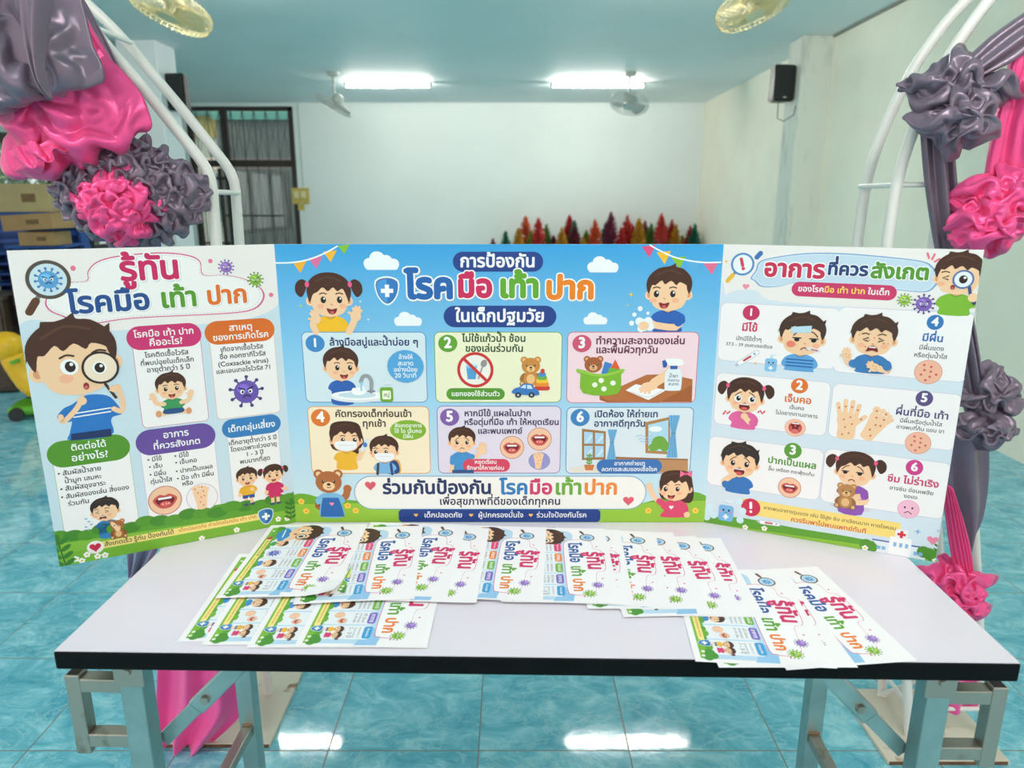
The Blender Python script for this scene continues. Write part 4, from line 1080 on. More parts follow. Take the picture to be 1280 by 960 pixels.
# ======================= centre panel
def art_centre():
    a = Art(WC, 600)
    n = 24; V, C_, F = [], [], []
    top, mid, bot = np.array(lin((52, 160, 222))), np.array(lin((140, 202, 238))), np.array(lin((214, 234, 242)))
    for i in range(n + 1):
        t = i / n; c = bot + (mid - bot) * min(1, t / .6) if t < .6 else mid + (top - mid) * (t - .6) / .4
        V += [(0, 600 * t), (WC, 600 * t)]; C_ += [c, c]
    for i in range(n): F.append((2 * i, 2 * i + 1, 2 * i + 3, 2 * i + 2))
    a.raw(V, F, np.array(C_))
    # bunting
    for m, ln, fl in ((mC, [(12, 128), (110, 126), (200, 110), (290, 75), (360, 36)], [(68, 132, 40, 68, (88, 170, 220)), (152, 118, 40, 66, (244, 176, 46)), (240, 96, 40, 66, (226, 110, 160)), (320, 62, 38, 62, (246, 186, 56)), (396, 30, 34, 50, (130, 188, 50))]),
                      (mD, [(850, 30), (900, 58), (980, 95), (1080, 118), (1160, 126), (1240, 124)], [(842, 34, 38, 66, (226, 80, 130)), (926, 66, 40, 70, (246, 190, 50)), (1008, 96, 40, 66, (140, 190, 50)), (1092, 116, 40, 68, (92, 172, 222)), (1186, 128, 42, 66, (226, 110, 150))])):
        a.base(2).use(m)
        for x, y, w_, h_, c in fl: a.z = a.dz * 3; a.P([(x - w_, y + 4), (x + w_, y - 4), (x + 4, y + h_)], c)
        a.L(ln, 8, (246, 248, 250), 4)
    for m, x, y, w_ in ((mC, 605, 120, 205), (mC, 752, 440, 160), (mD, 592, 140, 180), (mD, 550, 437, 138)):
        a.base(2).use(m); u = a.p(x, y); cloud(a, u[0], u[1], w_ * a.kx(x, y))
    a.use(mC); a.base(3); u = a.p(635, 282); shield(a, u[0], u[1], 25, (70, 152, 218), (44, 120, 194), (240, 246, 250))
    a.use(mP)
    nv = (30, 62, 136)
    a.base(3); a.PILL(622.5, 327.5, 113, 25, nv); a.T('การป้องกัน', 622, 328, 95, WHT, .03)
    a.base(3); a.PILL(625, 396, 141, 27, nv); a.T('ในเด็กปฐมวัย', 625, 396.5, 112, WHT, .03)
    wo = [(.09, (150, 178, 204), 0.03), (.09, WHT, 0)]
    for st, x, y, w_, c in (('โรค', 537, 360.5, 61, (30, 98, 174)), ('มือ', 593.5, 360.5, 45, (206, 38, 92)), ('เท้า', 649, 360.5, 51, (96, 166, 44)), ('ปาก', 712.5, 362.5, 62, (238, 132, 28))):
        a.base(5); a.T(st, x, y, w_, c, .05, wo)
    # girl waving, boy washing
    a.use(mC); a.base(3); x, y = a.p(315, 308); k = a.ky(315, 308)
    kid(a, x, y, 236 * k, 'tails', 'open', 'smile', (246, 190, 36), yaw=.05, body=.42, arms=[dict(pts=[(-.36, -.85), (-.42, -.68), (-.34, -.55)], hand=1.8, r=.12), dict(pts=[(.42, -.85), (.52, -.68), (.6, -.48)], hand=1.3, r=.13)])
    for u, v in ((488, 340), (532, 440)): sparkle(a, *a.p(u, v), 3, WHT)
    sparkle(a, *a.p(160, 365), 4, (240, 230, 90))
    a.use(mD); a.base(3); x, y = a.p(955, 275)
    kid(a, x, y, 238 * k, 'boy', 'open', 'smile', (40, 96, 180), yaw=-.1, body=.5, arms=[dict(pts=[(.3, -.66), (.2, -.88), (-.35, -.82)], sleeve=.45)])
    z = a.z
    for u, v, r in ((815, 470, 34), (790, 450, 22), (840, 450, 24), (850, 480, 22), (800, 490, 20), (795, 380, 14), (763, 413, 12), (748, 460, 14), (838, 405, 9)): a.z = z; a.E(u, v, r, r, (240, 247, 252))
    a.z = z + a.dz; a.E(815, 475, 30, 24, SKIN); sparkle(a, *a.p(745, 302), 5.5, (246, 206, 60)); sparkle(a, *a.p(728, 362), 3, (246, 216, 90))
    # six boxes
    def bx(m0, p0, m1, p1, bc, fc): a.base(10); A_ = m0(*p0); B_ = m1(*p1); a.frame(A_[0], A_[1], B_[0], B_[1], 12, 1.4, bc, fc)
    bx(mC, (160, 508), mC, (860, 898), (58, 126, 186), (214, 231, 240))
    bx(mC, (893, 508), mD, (360, 898), (108, 160, 62), (240, 240, 208))
    bx(mD, (395, 508), mD, (1098, 900), (206, 92, 122), (245, 216, 226))
    bx(mE, (150, 80), mE, (833, 452), (226, 146, 72), (250, 234, 204))
    bx(mE, (864, 78), mF, (354, 450), (130, 102, 170), (228, 219, 236))
    bx(mF, (390, 84), mF, (1070, 452), (58, 120, 180), (222, 232, 240))
    def num(m, d, x, y, c): a.use(m); a.base(13); a.E(x, y, 53, 48, c); a.base(14); a.T(d, x, y, 34 if d == '1' else 42, WHT, .04)
    num(mC, '1', 238, 572, (62, 136, 200)); num(mC, '2', 970, 572, (96, 158, 48)); num(mD, '3', 474, 573, (206, 84, 116))
    num(mE, '4', 224, 143, (226, 120, 44)); num(mE, '5', 936, 140, (130, 94, 168)); num(mF, '6', 464, 142, (62, 130, 192))
    def lines(m, rows, c=INK, wt=.029):
        a.use(m)
        for st, x, y, w_ in rows: a.base(14); a.T(st, x, y, w_, c, wt)
    dk = (30, 40, 70)
    lines(mC, [('ล้างมือสบู่และน้ำบ่อย ๆ', 562, 568, 492)], (28, 50, 104))
    lines(mP, [('ไม่ใช้แก้วน้ำ ช้อน', 617.5, 424, 80), ('ของเล่นร่วมกัน', 618, 436.5, 73)], (44, 76, 40))
    lines(mD, [('ทำความสะอาดของเล่น', 797, 560, 495), ('และพื้นผิวทุกวัน', 722, 610, 345)], (92, 30, 60))
    lines(mE, [('คัดกรองเด็กก่อนเข้า', 515, 124, 425), ('ทุกเช้า', 520, 178, 132)], (70, 50, 40))
    lines(mP, [('หากมีไข้ แผลในปาก', 622, 517.5, 84), ('หรือตุ่มที่มือ เท้า ให้หยุดเรียน', 639.5, 528.5, 119), ('และพบแพทย์', 625, 539.5, 56)], (50, 40, 80))
    lines(mF, [('เปิดห้อง ให้ถ่ายเท', 718, 126, 354), ('อากาศดีทุกวัน', 683, 178, 286)], (28, 50, 100))
    # 1: boy at the basin
    a.use(mC); a.base(13); x, y = a.p(380, 688)
    kid(a, x, y, 190 * k, 'boy', 'open', 'smile', (46, 96, 178), yaw=.08, body=.72, arms=[dict(pts=[(.2, -.72), (.35, -1.0), (.62, -1.0)], sleeve=.4)])
    a.E(475, 868, 150, 30, (226, 232, 238)); a.E(475, 858, 150, 26, (246, 248, 250)); a.E(470, 856, 104, 17, (198, 222, 234))
    a.E(478, 836, 40, 22, (246, 250, 252)); a.E(498, 820, 14, 14, WHT); a.E(455, 830, 14, 14, WHT)
    a.L([(548, 838), (548, 780), (528, 752), (502, 756), (490, 782)], 20, (150, 156, 164), 4); a.L([(492, 786), (494, 830)], 9, (150, 206, 240))
    a.L([(530, 836), (566, 836)], 10, (130, 136, 146))
    u = a.p(632, 836); bottle(a, u[0], u[1], 45, (112, 170, 48), False, 'สบู่')
    a.E(737, 698, 100, 90, (82, 164, 220)); zz = a.z
    for st, v, w_ in (('ล้างให้', 648, 80), ('สะอาด', 683, 88), ('อย่างน้อย', 717, 132), ('20 วินาที', 750, 122)): a.z = zz; a.T(st, 738, v, w_, WHT, .012)
    # 2: no sharing
    a.base(13); x, y = a.p(1122, 718); r = 88 * k
    a.ell(x, y, r * 1.17, r * 1.17, (204, 48, 48), n=34); a.ell(x, y, r * .98, r * .98, (240, 240, 232), n=34)
    L = Loc(a, x, y, r); L.p([(-.6, .32), (.12, .32), (.02, -.62), (-.5, -.62)], (124, 186, 226)); L.e(-.24, .32, .36, .1, (196, 224, 240)); L.p([(-.57, .1), (.09, .1), (.02, -.6), (-.5, -.6)], (82, 156, 212))
    L.e(.55, .42, .2, .26, (150, 146, 146), -.4); L.l([(.45, .2), (.2, -.55)], .12, (170, 166, 166), 0)
    L.l([(-.72, .72), (.72, -.72)], .2, (204, 48, 48), 0)
    a.use(mP); a.base(14); a.PILL(594.5, 492.8, 73, 14.6, (86, 150, 46)); a.T('แยกของใช้ส่วนตัว', 594.5, 493, 61, WHT, .018)
    a.use(mD); a.base(13); u = a.p(192, 712); teddy(a, u[0], u[1], 52, (204, 136, 62), (236, 192, 130))
    zz = a.z
    for i, (v, w_, c) in enumerate(((818, 86, (206, 60, 56)), (797, 76, (236, 140, 50)), (777, 66, (240, 200, 60)), (760, 54, (110, 172, 70)), (743, 42, (70, 140, 200)))): a.PILL(254, v, w_, 26, c)
    a.E(257, 725, 12, 14, (206, 60, 56))
    a.B([(95, 848), (100, 822), (128, 812), (150, 794), (196, 796), (214, 820), (232, 830), (228, 858)], (56, 120, 192)); a.P([(134, 816), (154, 800), (166, 800), (164, 820)], (200, 226, 240)); a.z -= a.dz; a.P([(172, 800), (192, 802), (204, 822), (172, 822)], (200, 226, 240))
    for u in (122, 196): a.z = zz + a.dz * 12; a.E(u, 856, 17, 15, (34, 40, 60)); a.E(u, 856, 7, 7, (170, 180, 190))
    # 3: basket, table, spray
    a.base(13); a.P([(570, 862), (830, 745), (960, 742), (1084, 770), (1080, 895), (610, 896), (572, 884)], (162, 92, 46)); a.P([(572, 862), (832, 748), (960, 744), (1084, 772), (1082, 800), (900, 898), (620, 890)], (182, 108, 58))
    u = a.p(537, 690); teddy(a, u[0], u[1] - 6, 50, (166, 92, 48), (226, 176, 130), False)
    a.P([(580, 740), (600, 672), (640, 684), (620, 745)], (60, 126, 200)); a.P([(628, 715), (658, 660), (684, 712)], (226, 90, 50)); a.P([(612, 745), (625, 705), (690, 715), (680, 745)], (110, 176, 60))
    a.B([(452, 712), (575, 742), (700, 712), (700, 735), (690, 745), (670, 850), (480, 846), (466, 745), (450, 735)], (126, 182, 48), 3); a.L([(455, 722), (575, 748), (698, 722)], 14, (150, 200, 70), 4)
    for q in ((545, 800), (580, 776), (645, 790), (595, 822)): a.E(*q, 15, 14, (240, 246, 230))
    a.P([(715, 830), (770, 796), (940, 828), (840, 884)], (246, 246, 248)); a.L([(745, 838), (840, 868), (915, 832)], 4, (214, 214, 222), 3)
    a.L([(985, 710), (930, 752), (872, 790)], 52, SKIN, 3); a.E(846, 808, 46, 24, SKIN)
    for q in ((795, 822), (800, 836), (822, 842), (845, 842)): a.L([(850, 805), q], 15, SKIN)
    u = a.p(978, 752); L = Loc(a, u[0], u[1], 62)
    L.b([(-.14, .28), (.14, .28), (.28, .08), (.28, -.42), (.2, -.5), (-.2, -.5), (-.28, -.42), (-.28, .08)], (232, 240, 248), 3); L.p([(-.12, .24), (.12, .24), (.12, .36), (-.12, .36)], (44, 90, 170))
    L.b([(-.2, .38), (.3, .38), (.26, .56), (-.02, .62), (-.3, .58)], (246, 248, 250), 3); L.p([(-.3, .56), (-.4, .52), (-.36, .3), (-.26, .3), (-.22, .42)], (44, 90, 170))
    zz = a.z
    for st, v, w_ in (('น้ำยา', 752, 50), ('ทำความ', 776, 66), ('สะอาด', 796, 58)): a.z = zz; a.T(st, 978, v, w_, (50, 60, 90), .012)
    # 4: screening
    a.use(mE); a.base(13); x, y = a.p(362, 250)
    kid(a, x, y, 180 * k, 'long', 'open', 'mask', (240, 184, 50), yaw=.1, body=.6, arms=[dict(pts=[(.1, -.75), (.4, -.72), (.5, -.45)], sleeve=.4)])
    a.L([(455, 320), (470, 290), (482, 268)], 22, (226, 234, 242)); a.E(470, 292, 12, 14, (70, 130, 200))
    a.base(13); x, y = a.p(575, 318); a.B([(600, 392), (640, 372), (664, 392), (664, 448), (600, 448)], (226, 176, 80)); a.B([(575, 392), (630, 378), (655, 400), (655, 448), (580, 448)], (44, 70, 130))
    kid(a, x, y, 160 * k, 'boy', 'open', 'mask', (120, 180, 226), yaw=-.12, body=.42, extra=lambda L: (L.l([(.22, -.55), (.26, -.95)], .09, (44, 70, 130), 0), L.l([(-.24, -.55), (-.28, -.95)], .09, (60, 60, 80), 0)))
    a.base(14); a.E(707, 212, 100, 56, (132, 178, 48)); zz = a.z
    for st, v, w_ in (('สังเกตอาการ', 188, 152), ('ไข้ ไอ เจ็บคอ', 218, 152), ('มีผื่น', 247, 58)): a.z = zz; a.T(st, 707, v, w_, WHT, .012)
    # 5: stay home
    a.base(13); x, y = a.p(1004, 266); kid(a, x, y, 150 * k, 'boy', 'open', 'frown', (70, 146, 206), body=.8, brow=1, arms=[dict(pts=[(.3, -.66), (.52, -.7), (.78, -.42)], sleeve=.4, hand=1.5, r=.17), dict(pts=[(-.36, -.7), (-.42, -1.25)], sleeve=.4)])
    a.P([(950, 430), (1070, 430), (1070, 447), (950, 447)], (46, 84, 140))
    a.use(mP); a.base(15)
    a.PILL(608, 582, 59, 16, (214, 66, 96)); zz = a.z; a.T('หยุดเรียน', 607, 578, 28, WHT, .014); a.z = zz; a.T('รักษาให้หายก่อน', 607, 585.5, 47, WHT, .014)
    a.use(mF); a.base(13); mouthc(a, *a.p(88, 307), 26); a.base(13); mouthc(a, *a.p(240, 261), 26)
    a.base(13); u = a.p(239, 381); a.ell(u[0], u[1], 23, 20, (120, 120, 176), n=26); a.ell(u[0], u[1], 22, 19, (150, 150, 206), n=26); foot(a, u[0] - 2, u[1] + 1, 36)
    # 6: airing the room
    a.base(13); a.P([(404, 420), (470, 410), (1060, 400), (1060, 446), (420, 446)], (232, 224, 214)); a.P([(660, 358), (1058, 372), (1058, 446), (660, 446)], (190, 140, 96)); a.L([(660, 364), (1056, 374)], 8, (150, 104, 66))
    a.P([(474, 204), (606, 218), (604, 374), (474, 376)], (160, 116, 70)); zz = a.z
    for q in ([(486, 220), (534, 224), (534, 286), (486, 286)], [(546, 225), (594, 230), (594, 288), (546, 287)], [(486, 298), (534, 298), (534, 364), (486, 366)], [(546, 298), (594, 299), (594, 360), (546, 362)]): a.z = zz; a.P(q, (170, 212, 238)); a.P([(q[0][0] + 8, q[3][1] - 8), (q[1][0] - 8, q[0][1] + 14), (q[1][0] - 2, q[0][1] + 26), (q[0][0] + 20, q[3][1] - 6)], (206, 232, 246))
    a.P([(824, 168), (960, 138), (960, 346), (824, 338)], (176, 130, 78)); a.P([(840, 182), (950, 156), (950, 330), (840, 324)], (176, 216, 240)); a.E(880, 205, 36, 16, (240, 246, 250))
    for q in ((900, 280, 42, 36), (870, 306, 30, 22), (930, 300, 24, 30)): a.E(*q, (112, 168, 62))
    for dy in (0, 16, 30): a.L([(770 + dy, 246 + dy), (800, 240 + dy), (830, 252 + dy), (862, 240 + dy)], 4, (150, 200, 232), 4)
    u0 = a.p(636, 374); u1 = a.p(636, 208); curtain(a, u0[0], u0[1], u1[1], 56 * k); u0 = a.p(970, 362); u1 = a.p(970, 130); curtain(a, u0[0], u0[1], u1[1], 66 * k)
    a.P([(486, 402), (542, 402), (534, 432), (494, 432)], (206, 120, 60)); u = a.p(514, 400); sprig(a, u[0], u[1], 22, 4, (116, 168, 56))
    a.PILL(735, 411, 360, 76, (56, 112, 180)); zz = a.z; a.T('อากาศถ่ายเท', 737, 396, 172, WHT, .014); a.z = zz; a.T('ลดการสะสมของเชื้อโรค', 735, 428, 308, WHT, .014)
    # meadow, banner, bear, girl
    a.use(mE); a.base(10)
    a.B([(60, 590), (130, 562), (250, 590), (420, 600), (700, 640), (1300, 650), (1300, 760), (60, 760)], (110, 172, 50), 3)
    a.use(mF); a.base(10); a.B([(0, 660), (560, 650), (780, 620), (900, 590), (1010, 570), (1090, 552), (1150, 570), (1200, 600), (1200, 760), (0, 760)], (110, 172, 50), 3)
    a.base(12); a.P([(0, 690), (500, 660), (860, 610), (1200, 600), (1200, 760), (0, 760)], (150, 196, 62)); a.use(mE); a.base(12); a.P([(60, 620), (420, 615), (1300, 690), (1300, 760), (60, 760)], (150, 196, 62))
    a.use(mP); a.base(14)
    A_ = a.p(498, 637); B_ = a.p(750, 660); a.rrect(A_[0], max(0.5, B_[1] + 4), B_[0], A_[1], 9, (30, 62, 136)); zz = a.z
    for st, x, w_ in (('เด็กปลอดภัย', 554, 48), ('ผู้ปกครองมั่นใจ', 626, 57), ('ร่วมใจป้องกันโรค', 702, 63)): a.z = zz; a.T(st, x, 644.5, w_, WHT, .014)
    for x in (520, 589, 663.5): a.z = zz; u = a.p(x, 644); heart(a, u[0], u[1], 4.6, (240, 186, 90))
    a.base(15); A_ = a.p(441.5, 595); B_ = a.p(807, 637); a.frame(A_[0], A_[1], B_[0], B_[1], 40, 1.4, (70, 140, 194), (246, 244, 240))
    q = [];
    for cx, a0 in ((B_[0] - 33, -90), (A_[0] + 33, 90)):
        for t in range(0, 181, 15): q.append((cx + 29.5 * math.cos(R(a0 + t)), (A_[1] + B_[1]) / 2 + (A_[1] - B_[1] - 7) / 2 * math.sin(R(a0 + t))))
    a.dash(q, .5, (160, 190, 214), 3.5, 2.5)
    zz = a.z
    for st, x, y, w_, c in (('ร่วมกันป้องกัน', 546.5, 611, 137, (32, 50, 96)), ('โรค', 642.5, 611, 36, (44, 126, 190)), ('มือ', 676, 611, 30, (206, 60, 110)), ('เท้า', 710.5, 611, 35, (110, 170, 60)), ('ปาก', 751, 611, 43, (236, 136, 56))): a.z = zz; a.T(st, x, y, w_, c, .034)
    a.z = zz; a.T('เพื่อสุขภาพที่ดีของเด็กทุกคน', 625, 627.5, 152, (36, 42, 76), .022)
    for x, y in ((463, 607), (785.5, 626)): a.z = zz; u = a.p(x, y); heart(a, u[0], u[1], 12, (222, 92, 112))
    a.use(mE); a.base(15); u = a.p(270, 520); hb_ = 205 * k; L = Loc(a, u[0], u[1], hb_)
    br = (176, 106, 58)
    L.l([(-.28, -.40), (-.34, -.62), (-.18, -.66)], .2, br); L.l([(.26, -.42), (.46, -.32), (.52, -.12)], .2, br); L.e(.53, -.08, .12, .12, br)
    L.b([(-.3, -.3), (-.42, -.44), (-.36, -.58), (-.28, -.56), (-.28, -.95), (.38, -.95), (.34, -.56), (.44, -.48), (.38, -.32), (.2, -.22), (-.16, -.22)], (124, 186, 226), 3)
    L.p([(-.2, -.36), (.26, -.36), (.34, -.62), (.4, -.95), (-.3, -.95), (-.26, -.62)], (46, 106, 180))
    h_ = L.m((.05, -.55)); heart(a, h_[0], h_[1], 5, (240, 150, 170))
    teddy(a, u[0], u[1], hb_ * 1.02, br, (240, 206, 160), False)
    a.use(mF); a.base(15); x, y = a.p(990, 520)
    kid(a, x, y, 185 * k, 'long', 'open', 'smile', (222, 72, 112), yaw=-.12, body=.56, dress=True, arms=[dict(pts=[(-.3, -.66), (-.62, -.42), (-.82, -.05)], sleeve=.6, hand=1.8, r=.09), dict(pts=[(.3, -.66), (.42, -.98)], sleeve=.5)],
        extra=lambda L: (heart(a, *L.m((-.1, -.72)), 5, WHT), L.p([(.3, .42), (.5, .54), (.5, .3)], (240, 110, 150)), L.p([(.3, .42), (.12, .54), (.12, .3)], (240, 110, 150)), L.e(.3, .42, .05, .05, (220, 80, 130))))
    for m, qq in ((mE, ((118, 605), (145, 658), (374, 628), (418, 655))), (mF, ((1100, 655), (840, 655)))):
        a.use(m)
        for q in qq: a.base(16); flower(a, *a.p(*q), 7, (248, 206, 80), (236, 150, 40))
    return a

# ======================= right panel
def art_right():
    a = Art(WR, 600)
    a.rrect(0, 0, WR, 600, .2, (242, 237, 236)); a.use(mG)
    lb = (200, 220, 238)
    a.base(2); a.B([(20, 300), (60, 255), (110, 232), (170, 230), (215, 240), (260, 275), (500, 300), (900, 320), (1230, 330), (1330, 400), (1200, 1600), (600, 1700), (-200, 1600)], (216, 228, 240), 3)
    bub = [(212, 105), (260, 85), (420, 62), (600, 62), (800, 78), (960, 98), (1010, 125), (1036, 170), (1020, 215), (975, 240), (860, 232), (600, 205), (400, 195), (300, 215), (225, 215), (195, 190), (176, 175), (200, 140)]
    a.base(4); q = smooth([a.p(*t) for t in bub], 4); a.poly(q, (110, 160, 212)); c = q.mean(0); a.poly(c + (q - c) * np.array([.985, .955]), lb); a.dash(c + (q - c) * np.array([.968, .90]), .55, (240, 246, 250), 3.5, 2)
    zz = a.z
    for st, x, y, w_, c in (('อาการ', 375, 140, 280, (204, 44, 84)), ('ที่ควร', 620, 140, 188, (30, 64, 120)), ('สังเกต', 858, 152, 272, (86, 150, 46))): a.z = zz; a.T(st, x, y, w_, c, .042, outl(1, .09))
    a.base(9); a.PILL(598, 234, 482, 68, (206, 56, 106)); a.T([('ของโรค', WHT), ('มือ เท้า ปาก', (250, 226, 90)), (' ในเด็ก', WHT)], 598, 234, 422, WHT, .022)
    a.base(5); u = a.p(140, 112); magnifier(a, u[0], u[1], 20, R(232), (86, 140, 196), (240, 244, 248), (236, 186, 60), False)
    a.base(9); a.L([(134, 88), (140, 118)], 14, (214, 60, 90)); a.E(143, 132, 8, 8, (214, 60, 90)); a.L([(205, 80), (222, 62)], 22, (60, 116, 186))
    for q_ in ([(985, 62), (992, 84)], [(1018, 66), (1006, 90)], [(1040, 88), (1018, 100)]): a.L(q_, 9, (236, 120, 140))
    a.base(9); heart(a, *a.p(155, 214), 6.5, (240, 150, 170)); a.base(9); sparkle(a, *a.p(65, 100), 5, (240, 210, 120))
    a.base(9); u = a.p(880, 276); virus(a, u[0], u[1], 9, (150, 190, 70), (110, 156, 50)); a.base(9); u = a.p(968, 294); virus(a, u[0], u[1], 13, (126, 96, 180), (86, 66, 140))
    a.base(8); x, y = a.p(1130, 158); k = a.ky(1130, 158)
    def lens(L):
        L.l([(.25, -.3), (.3, -.5)], .07, (60, 80, 130), 0); L.e(.1, -.12, .23, .23, (80, 110, 170)); L.e(.1, -.12, .19, .19, (236, 240, 246)); L.e(.1, -.12, .09, .1, (40, 26, 22)); L.e(.13, -.08, .03, .03, WHT); L.l([(.32, -.5), (.4, -.68)], .1, (50, 60, 100), 0); L.e(.36, -.55, .11, .11, SKIN)
    kid(a, x, y, 190 * k, 'spiky', 'squint', 'o', (126, 184, 52), yaw=-.1, body=.5, arms=[dict(pts=[(.3, -.66), (.5, -.75), (.36, -.55)], sleeve=.4)], extra=lens)
    bd = (196, 186, 214)
    def box(m0, p0, m1, p1): a.base(5); A_ = m0(*p0); B_ = m1(*p1); a.frame(A_[0], A_[1], B_[0], B_[1], 13, .7, bd, (248, 244, 246))
    box(mG, (42, 285), mG, (560, 595)); box(mG, (582, 305), mG, (1160, 655)); box(mG, (22, 605), mH, (540, 200)); box(mG, (555, 655), mH, (1115, 265)); box(mH, (25, 195), mH, (510, 485)); box(mH, (540, 250), mH, (1065, 570))
    def num(m, d, x, y, c, r=35): a.use(m); a.base(8); a.E(x, y, r * 1.12, r, c); a.base(9); a.T(d, x, y, 24 if d == '1' else 32, WHT, .04)
    num(mG, '1', 179, 334, (200, 46, 100)); num(mG, '4', 1020, 378, (50, 118, 186)); num(mG, '2', 400, 668, (226, 116, 44)); num(mH, '5', 979, 30, (92, 76, 130)); num(mH, '3', 395, 262, (92, 152, 50)); num(mH, '6', 935, 337, (206, 62, 140))
    def T(m, rows, c=(50, 48, 58), wt=.013):
        a.use(m)
        for st, x, y, w_ in rows: a.base(9); a.T(st, x, y, w_, c, wt)
    T(mG, [('มีไข้', 172, 404, 74)], (204, 44, 90), .03); T(mG, [('มีผื่น', 1009, 452, 100)], (40, 106, 180), .03); T(mG, [('เจ็บคอ', 392, 733, 126)], (222, 106, 40), .03)
    T(mH, [('ผื่นที่มือ เท้า', 968, 100, 240)], (70, 60, 110), .026); T(mH, [('ปากเป็นแผล', 390, 318, 218)], (86, 148, 44), .03); T(mH, [('ซึม ไม่ร่าเริง', 928, 400, 232)], (204, 50, 110), .03)
    T(mG, [('มักมีไข้ต่ำๆ', 168, 455, 118), ('37.5 - 39 องศาเซลเซียส', 168, 484, 214), ('มีผื่นแดง', 1003, 497, 116), ('หรือตุ่มน้ำใส', 998, 532, 154)])
    T(mH, [('เจ็บคอ', 412, 73, 68), ('ไม่อยากทานอาหาร', 411, 102, 188), ('มีผื่นหรือตุ่มน้ำใส', 963, 138, 190), ('อาจพบที่ก้น แขน ขา', 960, 167, 216), ('ลิ้น เหงือก กระพุ้งแก้ม', 387, 356, 206), ('อาจซึม อ่อนเพลีย', 921, 440, 198), ('งอแง', 918, 468, 62)])
    # 1 fever
    a.use(mG); a.base(8); x, y = a.p(412, 435)
    kid(a, x, y, 210 * k, 'spiky', 'tired', 'frown', (96, 164, 220), yaw=.08, body=.4, stripes=(3, (44, 100, 170)), brow=1, hairc=(66, 44, 34),
        extra=lambda L: (L.p([(-.26, .18), (.2, .24), (.2, .07), (-.26, .03)], (190, 222, 240)), L.e(-.24, -.24, .1, .08, (240, 130, 110)), L.l([(.16, -.32), (.42, -.36)], .07, (230, 236, 244), 0), L.l([(.24, -.34), (.38, -.36)], .03, (200, 70, 80), 0)))
    a.base(9); u = a.p(165, 540); thermo(a, u[0], u[1], 44, R(38)); a.base(9); u = a.p(270, 560); bottle(a, u[0], u[1], 38, (130, 190, 232)); a.base(9); sparkle(a, *a.p(198, 565), 4, (240, 190, 90))
    # 4 rash
    a.base(8); x, y = a.p(740, 440)
    kid(a, x, y, 195 * k, 'spiky', 'squint', 'cry', (58, 124, 186), spots=3, body=.46, hairc=(70, 46, 34), arms=[dict(pts=[(-.36, -.75), (-.5, -.72), (-.56, -.55)], sleeve=.3, hand=1.8, spots=True), dict(pts=[(.36, -.7), (.42, -.85), (.1, -.8)], sleeve=.4, hand=2.6, spots=True)])
    a.base(9); rash(a, *a.p(988, 605), 23, 2)
    # 2 sore throat
    a.base(8); x, y = a.p(152, 712)
    kid(a, x, y, 185 * k, 'tails', 'round', 'wide', (226, 100, 160), body=.5, brow=1, arms=[dict(pts=[(.3, -.8), (.18, -.78), (.02, -.62)], sleeve=.3)])
    a.use(mH); a.base(9)
    for s, x0 in ((1, 100), (-1, 255)): a.L([(x0 - 14, 95 + s * 4), (x0 - 4, 84), (x0 + 3, 98), (x0 + 14, 88)], 7, (214, 50, 70))
    u = a.p(405, 160); a.ell(u[0], u[1], 20, 18.5, (236, 160, 140), n=26); a.ell(u[0], u[1], 19, 17.5, (246, 196, 170), n=26); L = Loc(a, u[0], u[1], 38)
    L.e(0, 0, .34, .32, (196, 70, 70)); L.e(0, .02, .27, .22, (112, 22, 30)); L.e(0, -.2, .2, .14, (226, 110, 110)); L.l([(0, .26), (0, .08)], .1, (206, 80, 80), 0); L.l([(-.16, .24), (.16, .24)], .06, WHT, 0); L.e(-.22, -.02, .07, .12, (214, 90, 86)); L.e(.22, -.02, .07, .12, (214, 90, 86))
    # 5 hand and foot
    a.base(9); u = a.p(640, 125); palm(a, u[0], u[1], 76); a.base(9); u = a.p(762, 148); foot(a, u[0], u[1], 66, R(-26))
    a.base(9); rash(a, *a.p(951, 228), 22, 5)
    # 3 sores in the mouth
    a.base(8); x, y = a.p(160, 305)
    kid(a, x, y, 190 * k, 'spiky', 'open', 'wide', (52, 116, 186), yaw=.0, body=.5, brow=1, hairc=(46, 36, 34), arms=[dict(pts=[(-.34, -.8), (-.4, -.7), (-.16, -.46)], sleeve=.2)])
    a.base(9); mouthc(a, *a.p(380, 426), 22.5)
    # 6 drowsy girl with teddy
    a.base(8); x, y = a.p(672, 345); a.E(650, 515, 90, 12, (214, 206, 226))
    kid(a, x, y, 180 * k, 'tails', 'tired', 'frown', (142, 84, 178), yaw=-.06, body=.85, brow=1, arms=[dict(pts=[(.3, -.66), (.36, -.95), (-.1, -1.0)], sleeve=.4)])
    u = a.p(632, 452); teddy(a, u[0], u[1], 44, (186, 130, 76), (226, 184, 130))
    a.base(14); a.L([(705, 465), (640, 472)], 26, SKIN)
    a.base(9); u = a.p(908, 522); a.ell(u[0], u[1], 19, 19, (236, 150, 190), n=26); a.ell(u[0], u[1], 18, 18, (246, 190, 214), n=26)
    for s in (-1, 1): a.ell(u[0] + s * 6.5, u[1] + 3, 1.7, 2.4, INK, n=10)
    a.stroke(smooth([(u[0] - 6, u[1] - 9), (u[0], u[1] - 5), (u[0] + 6, u[1] - 9)], 4, False), 1.6, INK)
    # meadow, warning banner, hospital
    a.base(7); a.B([(-80, 545), (0, 545), (60, 556), (170, 560), (400, 604), (600, 636), (760, 666), (960, 708), (1100, 700), (1200, 720), (1200, 900), (-80, 900)], (96, 160, 50), 3)
    a.base(8); a.P([(-60, 578), (1100, 738), (1100, 900), (-60, 900)], (140, 188, 60)); a.base(10)
    A_ = a.p(172, 478); B_ = a.p(868, 580); y1 = a.p(200, 476)[1]; y0 = a.p(200, 556)[1]
